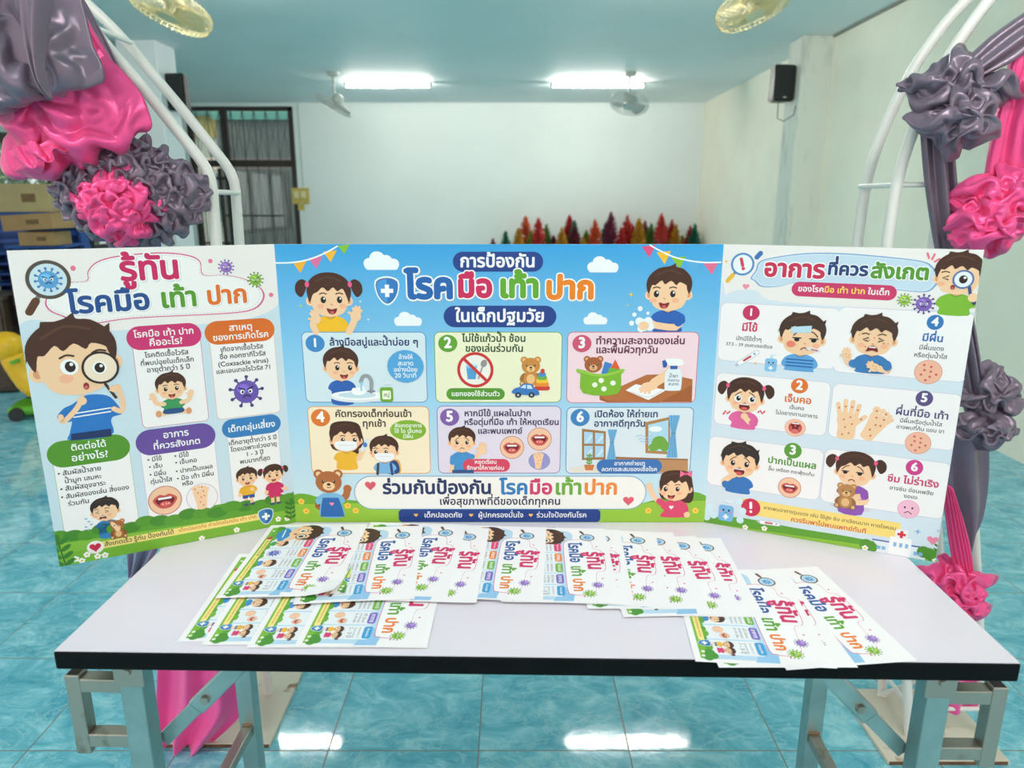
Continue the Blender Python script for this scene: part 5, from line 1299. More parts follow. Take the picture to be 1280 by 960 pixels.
    p0 = a.p(168, 475); p1 = a.p(866, 655); a.rrect(p0[0], p1[1] , p1[0], p0[1] + 1, 4, (248, 220, 126))
    zb = a.z
    a.T('หากพบอาการรุนแรง เช่น ไข้สูง ซึม อาเจียนมาก หายใจหอบ', 550, 561, 590, (80, 50, 40), .008); a.z = zb; a.T('ควรรีบพาไปพบแพทย์ทันที', 550, 594, 336, (206, 60, 70), .014)
    a.z = zb; a.E(208, 514, 42, 40, (206, 44, 80)); a.L([(208, 494), (208, 516)], 11, WHT); a.E(208, 533, 6, 6, WHT)
    a.z = zb; u = a.p(98, 530); bottle(a, u[0], u[1] + 3, 52, (124, 184, 232))
    for q in ((20, 530), (42, 548), (158, 488), (172, 530), (12, 556), (160, 570), (30, 510)): a.z = zb; a.E(*q, 16, 15, (214, 236, 248))
    a.z = zb; u = a.p(292, 584); thermo(a, u[0], u[1], 38, R(2))
    u = a.p(870, 690); a.z = zb; L = Loc(a, u[0], u[1] - 2, 74)
    L.p([(-.62, -.5), (-.62, .1), (.62, .1), (.62, -.5)], (236, 240, 246)); L.l([(-.66, .12), (-.28, .12)], .04, (70, 110, 170), 0); L.l([(.28, .12), (.66, .12)], .04, (70, 110, 170), 0)
    L.p([(-.26, -.5), (-.26, .3), (.26, .3), (.26, -.5)], (248, 248, 250)); L.p([(-.15, .26), (-.15, .52), (.15, .52), (.15, .26)], (244, 240, 244)); q = L.m((0, .39)); plus(a, q[0], q[1], 7.4, 2.6, (214, 50, 60))
    L.p([(-.13, -.5), (-.13, -.24), (.13, -.24), (.13, -.5)], (52, 100, 170)); zz = a.z
    for s in (-.5, -.38, .38, .5):
        for v in (-.08, -.3): a.z = zz; L.p([(s - .045, v - .05), (s + .045, v - .05), (s + .045, v + .05), (s - .045, v + .05)], (130, 180, 220))
    for s in (-.16, -.02, .12): a.z = zz; L.p([(s, .02), (s + .07, .02), (s + .07, .14), (s, .14)], (130, 180, 220))
    for q in ((720, 680), (740, 690), (1000, 720), (975, 712), (1020, 735)): a.z = zb + a.dz * 3; a.E(*q, 30, 26, (84, 146, 46))
    for q in ((183, 602), (268, 607), (715, 694), (1028, 752)): a.z = zb + a.dz * 5; flower(a, *a.p(*q), 6)
    a.z = zb; heart(a, *a.p(1016, 660), 10, (240, 140, 170)); a.z = zb; sparkle(a, *a.p(950, 622), 6.5, (130, 180, 222)); a.z = zb; sparkle(a, *a.p(1040, 618), 4, (160, 200, 230)); a.z = zb; sprig(a, *a.p(1036, 735), 28, 3, (70, 130, 46))
    return a

def ink_material(name, rough, coat=0.0):
    m = bpy.data.materials.new(name); m.use_nodes = True
    t = m.node_tree; b = t.nodes['Principled BSDF']
    at = t.nodes.new('ShaderNodeAttribute'); at.attribute_name = 'ink'
    nz = t.nodes.new('ShaderNodeTexNoise'); nz.inputs['Scale'].default_value = 300
    mr_ = t.nodes.new('ShaderNodeMapRange'); mr_.inputs['To Min'].default_value = rough - .05; mr_.inputs['To Max'].default_value = rough + .05
    t.links.new(nz.outputs['Fac'], mr_.inputs['Value']); t.links.new(mr_.outputs[0], b.inputs['Roughness'])
    t.links.new(at.outputs['Color'], b.inputs['Base Color'])
    b.inputs['Specular IOR Level'].default_value = 0.4
    return m
M_print = ink_material('printed_vinyl', .38)
M_paper_print = ink_material('printed_paper', .55)
M_foam = pm('white_foam_board', (240, 239, 238), .6)

def print_mesh(name, V, C_, F, box=None):
    """V in metres in the sheet plane (x, y, height); box = (W, H, thickness) adds the solid behind the print"""
    me = bpy.data.meshes.new(name)
    V = np.asarray(V); n0 = len(V); F = list(F); mi = [0] * len(F)
    if box:
        W, Hh, th = box
        B_ = [(0, 0, 0), (W, 0, 0), (W, Hh, 0), (0, Hh, 0), (0, 0, -th), (W, 0, -th), (W, Hh, -th), (0, Hh, -th)]
        V = np.vstack([V, B_]); C_ = np.vstack([C_, np.tile([.87, .87, .87], (8, 1))])
        for q in ((0, 1, 2, 3), (7, 6, 5, 4), (4, 5, 1, 0), (5, 6, 2, 1), (6, 7, 3, 2), (7, 4, 0, 3)): F.append(tuple(n0 + i for i in q)); mi.append(1)
    me.from_pydata([tuple(v) for v in V], [], F)
    at = me.color_attributes.new('ink', 'FLOAT_COLOR', 'POINT')
    at.data.foreach_set('color', np.hstack([C_, np.ones((len(C_), 1))]).astype(np.float32).ravel())
    me.polygons.foreach_set('material_index', mi)
    return me
board = empty('display_board', tuple((BC0 + BC1) / 2), 0, 'white three-panel folding display board with printed Thai health cartoons standing on the table', 'display board')
for nm, art, P0, P1, lab in (('left_panel', art_left(), BL, BC0, 'left printed panel with the boy holding a magnifying glass'), ('centre_panel', art_centre(), BC0, BC1, 'blue centre printed panel with six numbered boxes'), ('right_panel', art_right(), BC1, BR, 'right printed panel with six symptom boxes')):
    V, C_, F = art.mesh(nm)
    me = print_mesh(nm, V, C_, F, (art.W / 1000, .6, .005))
    o = link(nm, me, [M_print, M_foam], board); o['label'] = lab
    d = (P1 - P0).normalized(); nrm = Vector((d.y, -d.x, 0)); up = Vector((0, 0, 1))
    Mx = Matrix((d, up, nrm)).transposed().to_4x4(); Mx.translation = P0 - Vector(board.location) + Vector((0, 0, .0006))
    o.matrix_local = Mx
    print('ART', nm, len(V), len(F), 'zmax', round(V[:, 2].max() * 1000, 2))
# ------------------------------------------------------------------ printed handouts spread on the table
LW, LH = 297.0, 210.0
def art_leaflet():
    a = Art(LW, LH, 0.008, 1)
    a.rrect(0, 0, LW, LH, .1, (249, 244, 248))
    a.base(2); a.rrect(14, 14, 288, 118, 3, (190, 218, 240)); a.rrect(14, 40, 70, 140, 20, (190, 218, 240)); a.poly([(240, 112), (292, 92), (292, 128), (262, 132)], (150, 196, 234))
    bub = [(64, 176), (92, 180), (100, 192), (120, 197), (165, 197), (184, 192), (190, 178), (225, 174), (262, 168), (272, 150), (270, 128), (255, 119), (150, 118), (80, 119), (60, 126), (54, 146), (56, 162)]
    q = smooth(bub, 4); a.base(4); a.poly(q, (222, 100, 150)); c = q.mean(0); a.poly(c + (q - c) * np.array([.988, .972]), (250, 246, 250))
    zz = a.z
    a.text('รู้ทัน', 143, 175, 72, (210, 40, 104), .04); a.z = zz
    a.text('โรคมือ', 110, 139, 84, (36, 88, 160), .04); a.z = zz; a.text('เท้า', 185, 139, 40, (96, 160, 50), .04); a.z = zz; a.text('ปาก', 236, 139, 46, (238, 126, 40), .04)
    a.base(7); magnifier(a, 44, 170, 14, R(203), (90, 84, 84), (200, 226, 242), (100, 66, 52)); a.base(8)
    virus(a, 236, 175, 8, (150, 116, 190), (112, 84, 160), False); a.base(8); virus(a, 266, 158, 9, (140, 186, 60), (100, 146, 40), True)
    for x, y in ((84, 186), (212, 186), (276, 148)): a.base(8); a.ell(x, y, 2, 2, (226, 120, 160))
    a.base(6); kid(a, 42, 88, 66, 'spiky', 'round', 'o', (56, 140, 206), yaw=.06, body=.62, rot=R(5), stripes=(1, WHT), arms=[dict(pts=[(.36, -.7), (.55, -.7), (.4, -.4)], sleeve=.3)],
                    extra=lambda L: (L.e(.27, -.1, .17, .17, (60, 48, 46)), L.e(.27, -.1, .14, .14, (240, 226, 210)), L.e(.27, -.1, .07, .08, (40, 26, 22))))
    cols = ((226, 70, 122), (238, 134, 56), (116, 176, 60), (124, 104, 196), (60, 156, 214)); heads = ('โรคมือ เท้า ปาก', 'สาเหตุ', 'ติดต่อได้', 'อาการ', 'เด็กกลุ่มเสี่ยง')
    body = (('โรคติดเชื้อไวรัส', 'ที่พบบ่อยในเด็กเล็ก', 'อายุต่ำกว่า 5 ปี'), ('เกิดจากเชื้อไวรัส', 'คอกซากีไวรัส', 'เอนเทอโรไวรัส 71'), ('สัมผัสน้ำลาย', 'สัมผัสอุจจาระ', 'สัมผัสของเล่น'), ('มีไข้ เจ็บคอ', 'ปากเป็นแผล', 'มือ เท้า มีผื่น'), ('เด็กอายุต่ำกว่า 5 ปี', 'โดยเฉพาะช่วงอายุ', '1 - 3 ปี'))
    for i, x in enumerate((90, 132, 173, 215, 257)):
        a.base(4); a.rrect(x - 19.5, 29, x + 19.5, 110, 3, (238, 240, 246)); a.rrect(x - 17, 100, x + 17, 114, 5, cols[i]); zz = a.z
        a.text(heads[i], x, 107, 25, WHT, .02)
        for r, st in enumerate(body[i]): a.z = zz; a.text(st, x, 93 - r * 7.5, 29, (70, 70, 84), .0)
        a.base(7)
        if i == 0: kid(a, x, 53, 24, 'boy', 'open', 'smile', (60, 160, 96), body=.45)
        elif i == 1: virus(a, x, 50, 10, (96, 112, 200), (70, 80, 170), True)
        elif i == 2: kid(a, x, 54, 26, 'boy', 'squint', 'cry', (60, 140, 210), body=.5)
        elif i == 3: a.ell(x - 8, 50, 9, 9, (238, 190, 170)); mouthc(a, x + 9, 58, 8, False); a.z = a.dz * 9; foot(a, x - 7, 50, 15); 
        else:
            kid(a, x - 8, 58, 17, 'boy', 'open', 'smile', (240, 186, 60), body=.5, pants=(50, 90, 170)); a.base(7); kid(a, x + 8, 58, 17, 'tails', 'open', 'smile', (222, 60, 120), body=.6, dress=True)
    # garden strip with the yellow banner
    a.base(10); a.rrect(14, 10, 288, 22, 2, (124, 182, 58)); z1 = a.z
    for i in range(22):
        a.z = z1 - a.dz; x = 18 + i * 12.6; a.ell(x, 25 + 3 * math.sin(i * 2.1), 8.5, 6, (96, 160, 50) if i % 2 else (112, 174, 56))
    a.z = z1 + a.dz
    for x, y in ((20, 30), (280, 30), (284, 22), (272, 26)): a.z = z1 + a.dz; a.ell(x, y, 9, 8, (74, 144, 50))
    a.z = z1 + a.dz * 2; a.rrect(60, 14, 240, 24, 4, (248, 226, 140)); zz = a.z; a.ell(64, 19, 6, 6, (206, 60, 80)); a.z = zz
    a.text('สังเกตเร็ว รู้ทัน ป้องกันได้', 108, 19, 68, (90, 70, 50), .01); a.z = zz; a.text('เด็กปลอดภัย ห่างไกลโรคมือ เท้า ปาก', 190, 19, 80, (190, 110, 60), .01)
    a.z = zz; shield(a, 247, 22, 9, (58, 140, 206), (44, 116, 184), (220, 234, 244))
    for x, y in ((30, 16), (270, 16), (281, 15)): a.z = zz; flower(a, x, y, 3)
    return a
_la = art_leaflet()
LV, LC, LF = _la.mesh('leaflet')
# cut the print along a grid so that a sheet can bend
def cut_grid(V, C_, F, xs, ys):
    bm = bmesh.new(); lay = bm.verts.layers.float_color.new('ink')
    vs = [bm.verts.new(tuple(v)) for v in V]
    for v, c in zip(vs, C_): v[lay] = (c[0], c[1], c[2], 1)
    for f in F:
        if len(set(f)) >= 3:
            try: bm.faces.new([vs[i] for i in f])
            except ValueError: pass
    for x in xs: bmesh.ops.bisect_plane(bm, geom=bm.verts[:] + bm.edges[:] + bm.faces[:], dist=1e-6, plane_co=(x, 0, 0), plane_no=(1, 0, 0))
    for y in ys: bmesh.ops.bisect_plane(bm, geom=bm.verts[:] + bm.edges[:] + bm.faces[:], dist=1e-6, plane_co=(0, y, 0), plane_no=(0, 1, 0))
    bm.verts.index_update()
    V2 = np.array([v.co[:] for v in bm.verts]); C2 = np.array([v[lay][:3] for v in bm.verts]); F2 = [tuple(v.index for v in f.verts) for f in bm.faces]
    bm.free(); return V2, C2, F2
LV, LC, LF = cut_grid(LV, LC, LF, [.05, .1, .15, .2, .235, .26, .28], [.03, .07, .11, .15, .18])
print('ART leaflet', len(LV), len(LF), LV[:, 2].max() * 1000)
# back of the sheet as a grid, so that the paper has two faces
gx, gy = [0, .05, .1, .15, .2, .235, .26, .28, .297], [0, .03, .07, .11, .15, .18, .21]
GV = np.array([(x, y, -0.00012) for x in gx for y in gy]); GF = []
for i in range(len(gx) - 1):
    for j in range(len(gy) - 1):
        k = i * len(gy) + j; GF.append((k, k + 1, k + len(gy) + 1, k + len(gy)))
SHV = np.vstack([LV, GV]); SHC = np.vstack([LC, np.tile([.9, .9, .92], (len(GV), 1))]); SHF = LF + [tuple(i + len(LV) for i in f) for f in GF]
SHARED = {}
def sheet(edge, far, near, lev, label, bend=None):
    """edge 'r' (top of the print) or 'l' (its foot); far and near are the corners of that edge on the table"""
    z = TZ + 0.0006 + lev * 0.00046
    A = at_z(far[0], far[1], z)[:2]; B = at_z(near[0], near[1], z)[:2]
    d = (B - A) / np.linalg.norm(B - A)             # reading direction of the print, towards the front of the table
    t = np.array([-d[1], d[0]])                     # towards the top of the print
    mid = (A + B) / 2
    o = mid - d * 0.1485 - (t * 0.21 if edge == 'r' else 0)
    if bend is None:
        if 'flat' not in SHARED: SHARED['flat'] = print_mesh('leaflet', SHV, SHC, SHF)
        me = SHARED['flat']
    else:
        V = SHV.copy(); V[:, 2] += bend(V[:, 0], V[:, 1]); me = print_mesh('leaflet', V, SHC, SHF)
    ob = bpy.data.objects.new('leaflet', me)
    if not me.materials: me.materials.append(M_paper_print)
    Mx = Matrix(((d[0], t[0], 0, o[0]), (d[1], t[1], 0, o[1]), (0, 0, 1, z), (0, 0, 0, 1))); ob.matrix_world = Mx
    COL.objects.link(ob)
    tag(ob, label, 'leaflet', 'health leaflets on the table')
    return ob
curl = lambda x, y: 0.013 * np.clip((x + y * .9 - .415) / .07, 0, 1.1) ** 2
droop = lambda k: (lambda x, y: -k * np.clip((0.12 - y) / .12, 0, 1) ** 1.5)
lift = lambda k: (lambda x, y: k * np.clip((x - .19) / .107, 0, 1) ** 2)
# front left fan, lowest first
sheet('l', (302, 687), (215, 811), 0, 'printed leaflet, leftmost and lowest of the front-left fan of four')
sheet('l', (327, 690), (245, 815), 1, 'printed leaflet, second from the left in the front-left fan')
sheet('l', (378, 692), (303, 817.5), 2, 'printed leaflet, third from the left in the front-left fan')
sheet('r', (560, 692), (532, 818), 3, 'printed leaflet on top of the front-left fan, title half covered by the back row')
# front right fan
sheet('r', (1022, 708.5), (1146, 825), 0, 'printed leaflet at the far right of the table, its whole title showing')
sheet('r', (981, 711.5), (1074, 836), 1, 'mostly covered printed leaflet between the two titled ones at the far right')
sheet('r', (977, 712.5), (1048, 837.5), 2, 'printed leaflet at the right front table edge, boxes and title both showing')
# long back row, shingled from right to left
row = [('r', (900, 671), (958, 774), 4, 'printed leaflet at the right end of the long back row'),
       ('r', (870, 671), (931.5, 766), 5, 'printed leaflet second from the right end of the back row'),
       ('r', (840, 664), (888, 763), 6, 'printed leaflet third from the right end of the back row'),
       ('r', (818.8, 663.5), (839, 762.5), 7, 'printed leaflet fourth from the right end of the back row'),
       ('r', (774.5, 661), (793.5, 758.5), 8, 'printed leaflet in the back row with only a narrow right strip showing'),
       ('r', (754.8, 659.5), (777, 756), 9, 'back-row printed leaflet, right-hand one of two showing five coloured pills'),
       ('r', (683, 658.5), (678.6, 753), 10, 'back-row printed leaflet, left-hand one of two showing five coloured pills'),
       ('r', (611.8, 660), (595.4, 754), 11, 'printed leaflet fourth from the left end of the back row'),
       ('r', (584.3, 653), (558, 750.5), 12, 'printed leaflet third from the left end of the back row'),
       ('r', (528.6, 657), (518, 748.5), 13, 'printed leaflet second from the left end of the back row'),
       ('r', (459, 656.5), (418, 744), 14, 'printed leaflet on top at the left end of the back row, one corner curling')]
for i, (e, f, n, lv, lb) in enumerate(row):
    sheet(e, f, n, lv, lb, (lambda x, y: curl(x, y) + droop(.0035)(x, y)) if lv == 14 else (droop(.0022) if lv in (13,) else None))
# ------------------------------------------------------------------ white arches and their satin
M_arch = pm('chipped_white_tube_paint', (232, 230, 226), 0.38, rgb2=(120, 110, 100), thr=(0.70, 0.735), scale=26)
M_plate = pm('weathered_cream_board', (214, 206, 190), 0.7, rgb2=(150, 116, 84), thr=(0.64, 0.74), scale=16)
M_plate_e = pm('rusty_edge', (110, 78, 56), 0.85, var=0.4, scale=40)
def satin(name, rgb, metal=0.42, rough=0.35):
    m = pm(name, rgb, rough, metal, var=0.05, scale=12, sheen=0.15, spec=0.5)
    b = m.node_tree.nodes['Principled BSDF']
    b.inputs['Anisotropic'].default_value = 0.4
    return m
M_gs = satin('grey_satin', (124, 108, 127))
M_ps = satin('pink_satin', (241, 78, 146), 0.3, 0.35)
M_pd = pm('pink_voile', (240, 84, 164), 0.55, var=0.08, scale=5, sheen=0.3)
M_lv = satin('lilac_grey_satin', (150, 148, 176))
def spline(pts, n=8):
    P = np.asarray(pts, float); out = []
    m = len(P)
    for i in range(m - 1):
        a, b, c, d = P[max(i - 1, 0)], P[i], P[i + 1], P[min(i + 2, m - 1)]
        for k in range(n):
            t = k / n; out.append(0.5 * ((2 * b) + (c - a) * t + (2 * a - 5 * b + 4 * c - d) * t * t + (3 * b - a - 3 * c + d) * t ** 3))
    out.append(P[-1]); return np.array(out)

# left arch: straight posts, a bend, then sloping tubes; it spans to the left
def polyfillet(pts, r=0.04):
    P = [np.array(p, float) for p in pts]; out = [P[0]]
    for i in range(1, len(P) - 1):
        a = P[i] + (P[i - 1] - P[i]) / np.linalg.norm(P[i - 1] - P[i]) * r; b = P[i] + (P[i + 1] - P[i]) / np.linalg.norm(P[i + 1] - P[i]) * r
        for t in (0, .33, .67, 1): out.append((1 - t) ** 2 * a + 2 * t * (1 - t) * P[i] + t * t * b)
    out.append(P[-1]); return out
la = empty('arch_frame', (-1.45, 1.81, 0), 0, 'white tubular arch at the left behind the table, hung with grey and pink satin', 'arch', 'decorated tube arches')
def arch_tube(pts, c, par, nm='hoop', r=0.0125):
    MB().tube([(p[0] - c[0], p[1] - c[1], p[2]) for p in pts], r, 14).build(nm, M_arch, par, True)
def left_profile(d, xs):
    k = xs
    half = [(-0.715 + k, d, 0.012), (-0.690 + k, d, 0.8), (-0.677 + k, d, 1.497), (-0.79 + k, d, 1.652), (-0.93 + k, d, 1.83), (-1.13 + k, d, 2.02), (-1.45, d, 2.12 + k * .6)]
    return half
LCX, LCY = -1.45, 1.81
for d, k in ((1.70, -0.006), (1.86, -0.012)):
    h = left_profile(d, k); full = h + [(2 * LCX - x, y, z) for x, y, z in h[:-1][::-1]]
    arch_tube(polyfillet(full), (LCX, LCY), la)
for d, k in ((1.70, -0.20), (1.86, -0.20)):
    h = left_profile(d, k); full = h + [(2 * LCX - x, y, z) for x, y, z in h[:-1][::-1]]
    arch_tube(polyfillet(full), (LCX, LCY), la, 'inner_hoop', 0.010)
for s in (-1, 1):
    for z, x in ((1.455, 0.7675), (0.9, 0.757), (1.80, 0.545), (0.2, 0.74)):
        MB().cyl((s * x, -0.11, z), (s * x, 0.05, z), 0.006, n=10).build('rung', M_arch, la, True)
        MB().cyl((s * x, -0.11, z), (s * (x - 0.19), -0.11, z), 0.006, n=10).build('rung', M_arch, la, True)
    bp = MB().box((s * 0.637, 0, 0.006), (0.316, 0.316, 0.012), bev=0.002).build('base_plate', M_plate, la)
    MB().box((s * 0.637, -0.1585, 0.005), (0.31, 0.003, 0.009)).build('rusty_edge', M_plate_e, bp)

RCX, RCY = 1.62, 1.735
ra = empty('arch_frame', (RCX, RCY, 0), 0, 'white tubular hoop arch at the right behind the table, hung with grey and pink satin', 'arch', 'decorated tube arches')
def right_profile(d, dx, zt):
    return [(1.09 + dx, d, 0.012), (1.03 + dx, d, 0.35), (0.93 + dx, d, 0.85), (0.868 + dx, d, 1.25), (0.862 + dx, d, 1.40), (0.872 + dx, d, 1.52), (0.905 + dx, d, 1.64), (0.965 + dx, d, 1.775), (1.06 + dx, d, 1.90), (1.25 + dx, d, 2.05), (1.62, d, 2.14 - zt)]
def hoop_r(d, dx, zt, nm, r):
    h = right_profile(d, dx, zt); full = h + [(2 * RCX - x, y, z) for x, y, z in h[:-1][::-1]]
    arch_tube(spline(full, 6), (RCX, RCY), ra, nm, r)
hoop_r(1.68, 0.0, 0, 'hoop', 0.0125); hoop_r(1.85, 0.012, 0, 'hoop', 0.0125); hoop_r(1.68, 0.20, .16, 'inner_hoop', 0.010); hoop_r(1.85, 0.20, .16, 'inner_hoop', 0.010)
for s in (-1, 1):
    for z, x in ((1.47, 0.757), (0.85, 0.69), (0.10, 0.535)):
        MB().cyl((s * x, -0.055, z), (s * x, 0.115, z), 0.006, n=10).build('rung', M_arch, ra, True)
        MB().cyl((s * x, -0.055, z), (s * (x - 0.2), -0.055, z), 0.006, n=10).build('rung', M_arch, ra, True)
    MB().cyl((s * 0.53, 0.115, 0.012), (s * 0.50, -0.055, 0.20), 0.006, n=10).build('brace_rod', M_arch, ra, True)
    bp = MB().box((s * 0.475, 0, 0.006), (0.32, 0.29, 0.012), bev=0.002).build('base_plate', M_plate, ra)
    MB().box((s * 0.475, -0.1455, 0.005), (0.31, 0.003, 0.009)).build('rusty_edge', M_plate_e, bp)

# ---------- cloth shapes
def grid_mesh(name, P, mat, parent=None, thick=0.0014, closed_u=False, sub=0):
    n, m = P.shape[:2]
    V = P.reshape(-1, 3); F = []
    for i in range(n if closed_u else n - 1):
        for j in range(m - 1):
            a = i * m + j; b = ((i + 1) % n) * m + j
            F.append((a, b, b + 1, a + 1))
    me = bpy.data.meshes.new(name); me.from_pydata([tuple(v) for v in V], [], F)
    o = link(name, me, mat, parent, True)
    if sub:
        s_ = o.modifiers.new('smooth', 'SUBSURF'); s_.levels = sub; s_.render_levels = sub
    if thick:
        s_ = o.modifiers.new('cloth', 'SOLIDIFY'); s_.thickness = thick; s_.offset = 0
    return o
def soft_noise(n, m, k, rnd):
    """smooth random field with about k bumps across"""
    out = np.zeros((n, m)); u, v = np.meshgrid(np.linspace(0, 1, n), np.linspace(0, 1, m), indexing='ij')
    for i in range(14):
        a = rnd.uniform(0, 6.28); f = k * rnd.uniform(.5, 1.4) * 3.14
        out += np.sin(f * (u * math.cos(a) + v * math.sin(a)) + rnd.uniform(0, 6.28))
    return out / 3.7
def settle(P0, dn, fu, fv, pins, it=240, press=.00025, lat=.02, bend=.12, seed=0, n0=.004, k0=9, sag=0.0, low=.004, hmax=.05, anchor=.003):
    """lets a sheet of cloth, fuller than the surface it hangs on, buckle into folds between the points where it is
    gathered (position-based cloth on a grid)"""
    rnd = np.random.default_rng(seed); n, m = P0.shape[:2]
    dn = np.array(dn, float); dn /= np.linalg.norm(dn)
    fu = np.broadcast_to(fu, (n, m)); fv = np.broadcast_to(fv, (n, m))
    x = P0 + dn * (n0 * soft_noise(n, m, k0, rnd) + n0 * .5 * soft_noise(n, m, k0 * 2.3, rnd))[..., None]
    tg = P0.copy(); x[pins] = tg[pins]; xp = x.copy()
    eu = P0[1:] - P0[:-1]; ev = P0[:, 1:] - P0[:, :-1]
    eu = eu * fu[:-1][..., None]; ev = ev * fv[:, :-1][..., None]
    L = np.linalg.norm
    A, B = slice(0, -1), slice(1, None); C2, D2 = slice(0, -2), slice(2, None); al = slice(None)
    cons = [((A, al), (B, al), L(eu, axis=2), 1.0), ((al, A), (al, B), L(ev, axis=2), 1.0),
            ((A, A), (B, B), L(eu[:, :-1] + ev[1:], axis=2), .6), ((B, A), (A, B), L(-eu[:, :-1] + ev[:-1], axis=2), .6),
            ((C2, al), (D2, al), L(eu[:-1], axis=2) + L(eu[1:], axis=2), bend), ((al, C2), (al, D2), L(ev[:, :-1], axis=2) + L(ev[:, 1:], axis=2), bend)]
    S4, E4 = slice(0, -4), slice(4, None)
    r4u = sum(np.linalg.norm(eu[i:n - 4 + i], axis=2) for i in range(4)); r4v = sum(np.linalg.norm(ev[:, i:m - 4 + i], axis=2) for i in range(4))
    cons += [((S4, al), (E4, al), r4u, bend * .5), ((al, S4), (al, E4), r4v, bend * .5)]
    for k in range(it):
        v = (x - xp) * .93; xp = x.copy(); v = v * np.minimum(1, .006 / np.maximum(np.linalg.norm(v, axis=2), 1e-9))[..., None]; x = x + v + dn * press * (k < it * .8) - (x - P0) * anchor; x[..., 2] -= sag
        acc = np.zeros_like(x); cnt = np.full((n, m, 1), 1e-6)
        for i, j, r, st in cons:
            d = x[j] - x[i]; l = np.linalg.norm(d, axis=2); c = (d * ((l - r) / np.maximum(l, 1e-6) * .5 * st)[..., None])
            acc[i] += c; acc[j] -= c; cnt[i] += st; cnt[j] += st
        x = x + acc / cnt * 1.2
        off = x - P0; h = off @ dn; t = off - dn * h[..., None]; tl = np.linalg.norm(t, axis=2)
        t *= np.minimum(1, lat / np.maximum(tl, 1e-9))[..., None]; h = np.clip(h, -low, hmax)
        x = P0 + t + dn * h[..., None]; x[pins] = tg[pins]
    return x
def scatter(P0, n, rnd, gap, keep=lambda i, j: True):
    """grid cells at least gap apart"""
    pts = []; N, M = P0.shape[:2]; out = np.zeros((N, M), bool)
    for _ in range(n * 40):
        i, j = rnd.integers(2, N - 2), rnd.integers(2, M - 2)
        if keep(i, j) and all(np.linalg.norm(P0[i, j] - q) > gap for q in pts):
            pts.append(P0[i, j]); out[i, j] = True
            if len(pts) >= n: break
    return out
def disc(px, py, rx, ry, d, nvec, N, dome, wobble=.06, seed=0):
    """flat round patch of cloth facing nvec, centred on a photo point at distance d; radii in photo pixels"""
    c = at_y(px, py, d); sc = d * _c / FPX
    nv = Vector(nvec).normalized(); x = Vector((0, 0, 1)).cross(nv).normalized(); y = nv.cross(x); nv, x, y = map(np.array, (nv, x, y))
    u, v = np.meshgrid(np.linspace(-1, 1, N), np.linspace(-1, 1, N), indexing='ij')
    a = u * np.sqrt(1 - v * v / 2); b = v * np.sqrt(1 - u * u / 2); r2 = a * a + b * b; th = np.arctan2(b, a)
    w_ = 1 + wobble * np.sin(3 * th + seed) + wobble * np.sin(5 * th + 2.1 * seed)
    P = c + x * (a * w_ * rx * sc)[..., None] + y * (b * w_ * ry * sc)[..., None] + nv * (dome * (1 - r2) - dome * .8 * r2 ** 3)[..., None]
    return P, nv
def loc0(o, root):
    """geometry was laid out in world space: shift it under its thing"""
    o.location = tuple(-Vector(root.location)); return o
def bunch(parent, name, px, py, rx, ry, d, nvec, mat, seed, N=72, full=1.7, gap=.05, pins=14, dome=.03, it=240, bend=.12, lat=.03, k0=8, press=.0003, wobble=.06, deep=.012, hmax=.05):
    P, nv = disc(px, py, rx, ry, d, nvec, N, dome, wobble, seed); rnd = np.random.default_rng(seed)
    pk = scatter(P, pins, rnd, gap); P[pk] -= nv * deep
    X = settle(P, nv, full, full, pk, it, press, lat, bend, seed, .004, k0, hmax=hmax)
    return loc0(grid_mesh(name, X, mat, parent, 0.0012, sub=2), parent)
def drape(name, L, Rr, d, mat, nu=60, nv=60, folds=(), bulge=0.0, roll=0.0, parent=None, seed=0, crease=0.0, edge=0.03, full=None, gather=None, it=200, bend=.15, lat=.035, k0=6, press=.0003, sag=0.0):
    """cloth between two edges given as photo points at distance d, displaced towards the viewer by its folds"""
    Lp = np.array([at_y(x, y, d) for x, y in L]); Rp = np.array([at_y(x, y, d) for x, y in Rr])
    def res(P, n):
        Q = spline(P, 10) if len(P) > 2 else P
        s = np.r_[0, np.cumsum(np.linalg.norm(np.diff(Q, axis=0), axis=1))]; t = np.linspace(0, s[-1], n)
        return np.stack([np.interp(t, s, Q[:, i]) for i in range(3)], 1)
    A, B = res(Lp, nv), res(Rp, nv); u = np.linspace(0, 1, nu); v = np.linspace(0, 1, nv)
    U, V = np.meshgrid(u, v, indexing='ij')
    P = A[None] * (1 - U[..., None]) + B[None] * U[..., None]
    hgt = bulge * np.sin(math.pi * U) ** .7
    for f in folds: hgt = hgt + f(U, V)
    if roll: hgt = hgt * np.clip((1 - V) / roll, 0, 1) ** .5
    hgt = hgt * np.clip(np.minimum(U, 1 - U) / edge, 0.15, 1)
    rnd = np.random.default_rng(seed)
    if crease:
        for k in range(9):
            cu, cv, an = rnd.uniform(0, 1), rnd.uniform(0, 1), rnd.uniform(0, math.pi)
            q = (U - cu) * math.cos(an) + (V - cv) * math.sin(an); p_ = -(U - cu) * math.sin(an) + (V - cv) * math.cos(an)
            hgt = hgt + crease * rnd.uniform(.4, 1) * np.exp(-(q / .06) ** 2 - (p_ / .3) ** 2)
    P[..., 1] -= hgt
    if full:
        pk = np.zeros((nu, nv), bool)
        for (a, b) in (gather or []): pk[min(nu - 1, int(a * (nu - 1) + .5)), min(nv - 1, int(b * (nv - 1) + .5))] = True
        P = settle(P, (0, -1, 0), full[0], full[1], pk, it, press, lat, bend, seed, .005, k0, sag)
        return grid_mesh(name, P, mat, parent, 0.0012, sub=2)
    return grid_mesh(name, P, mat, parent, 0.0014)
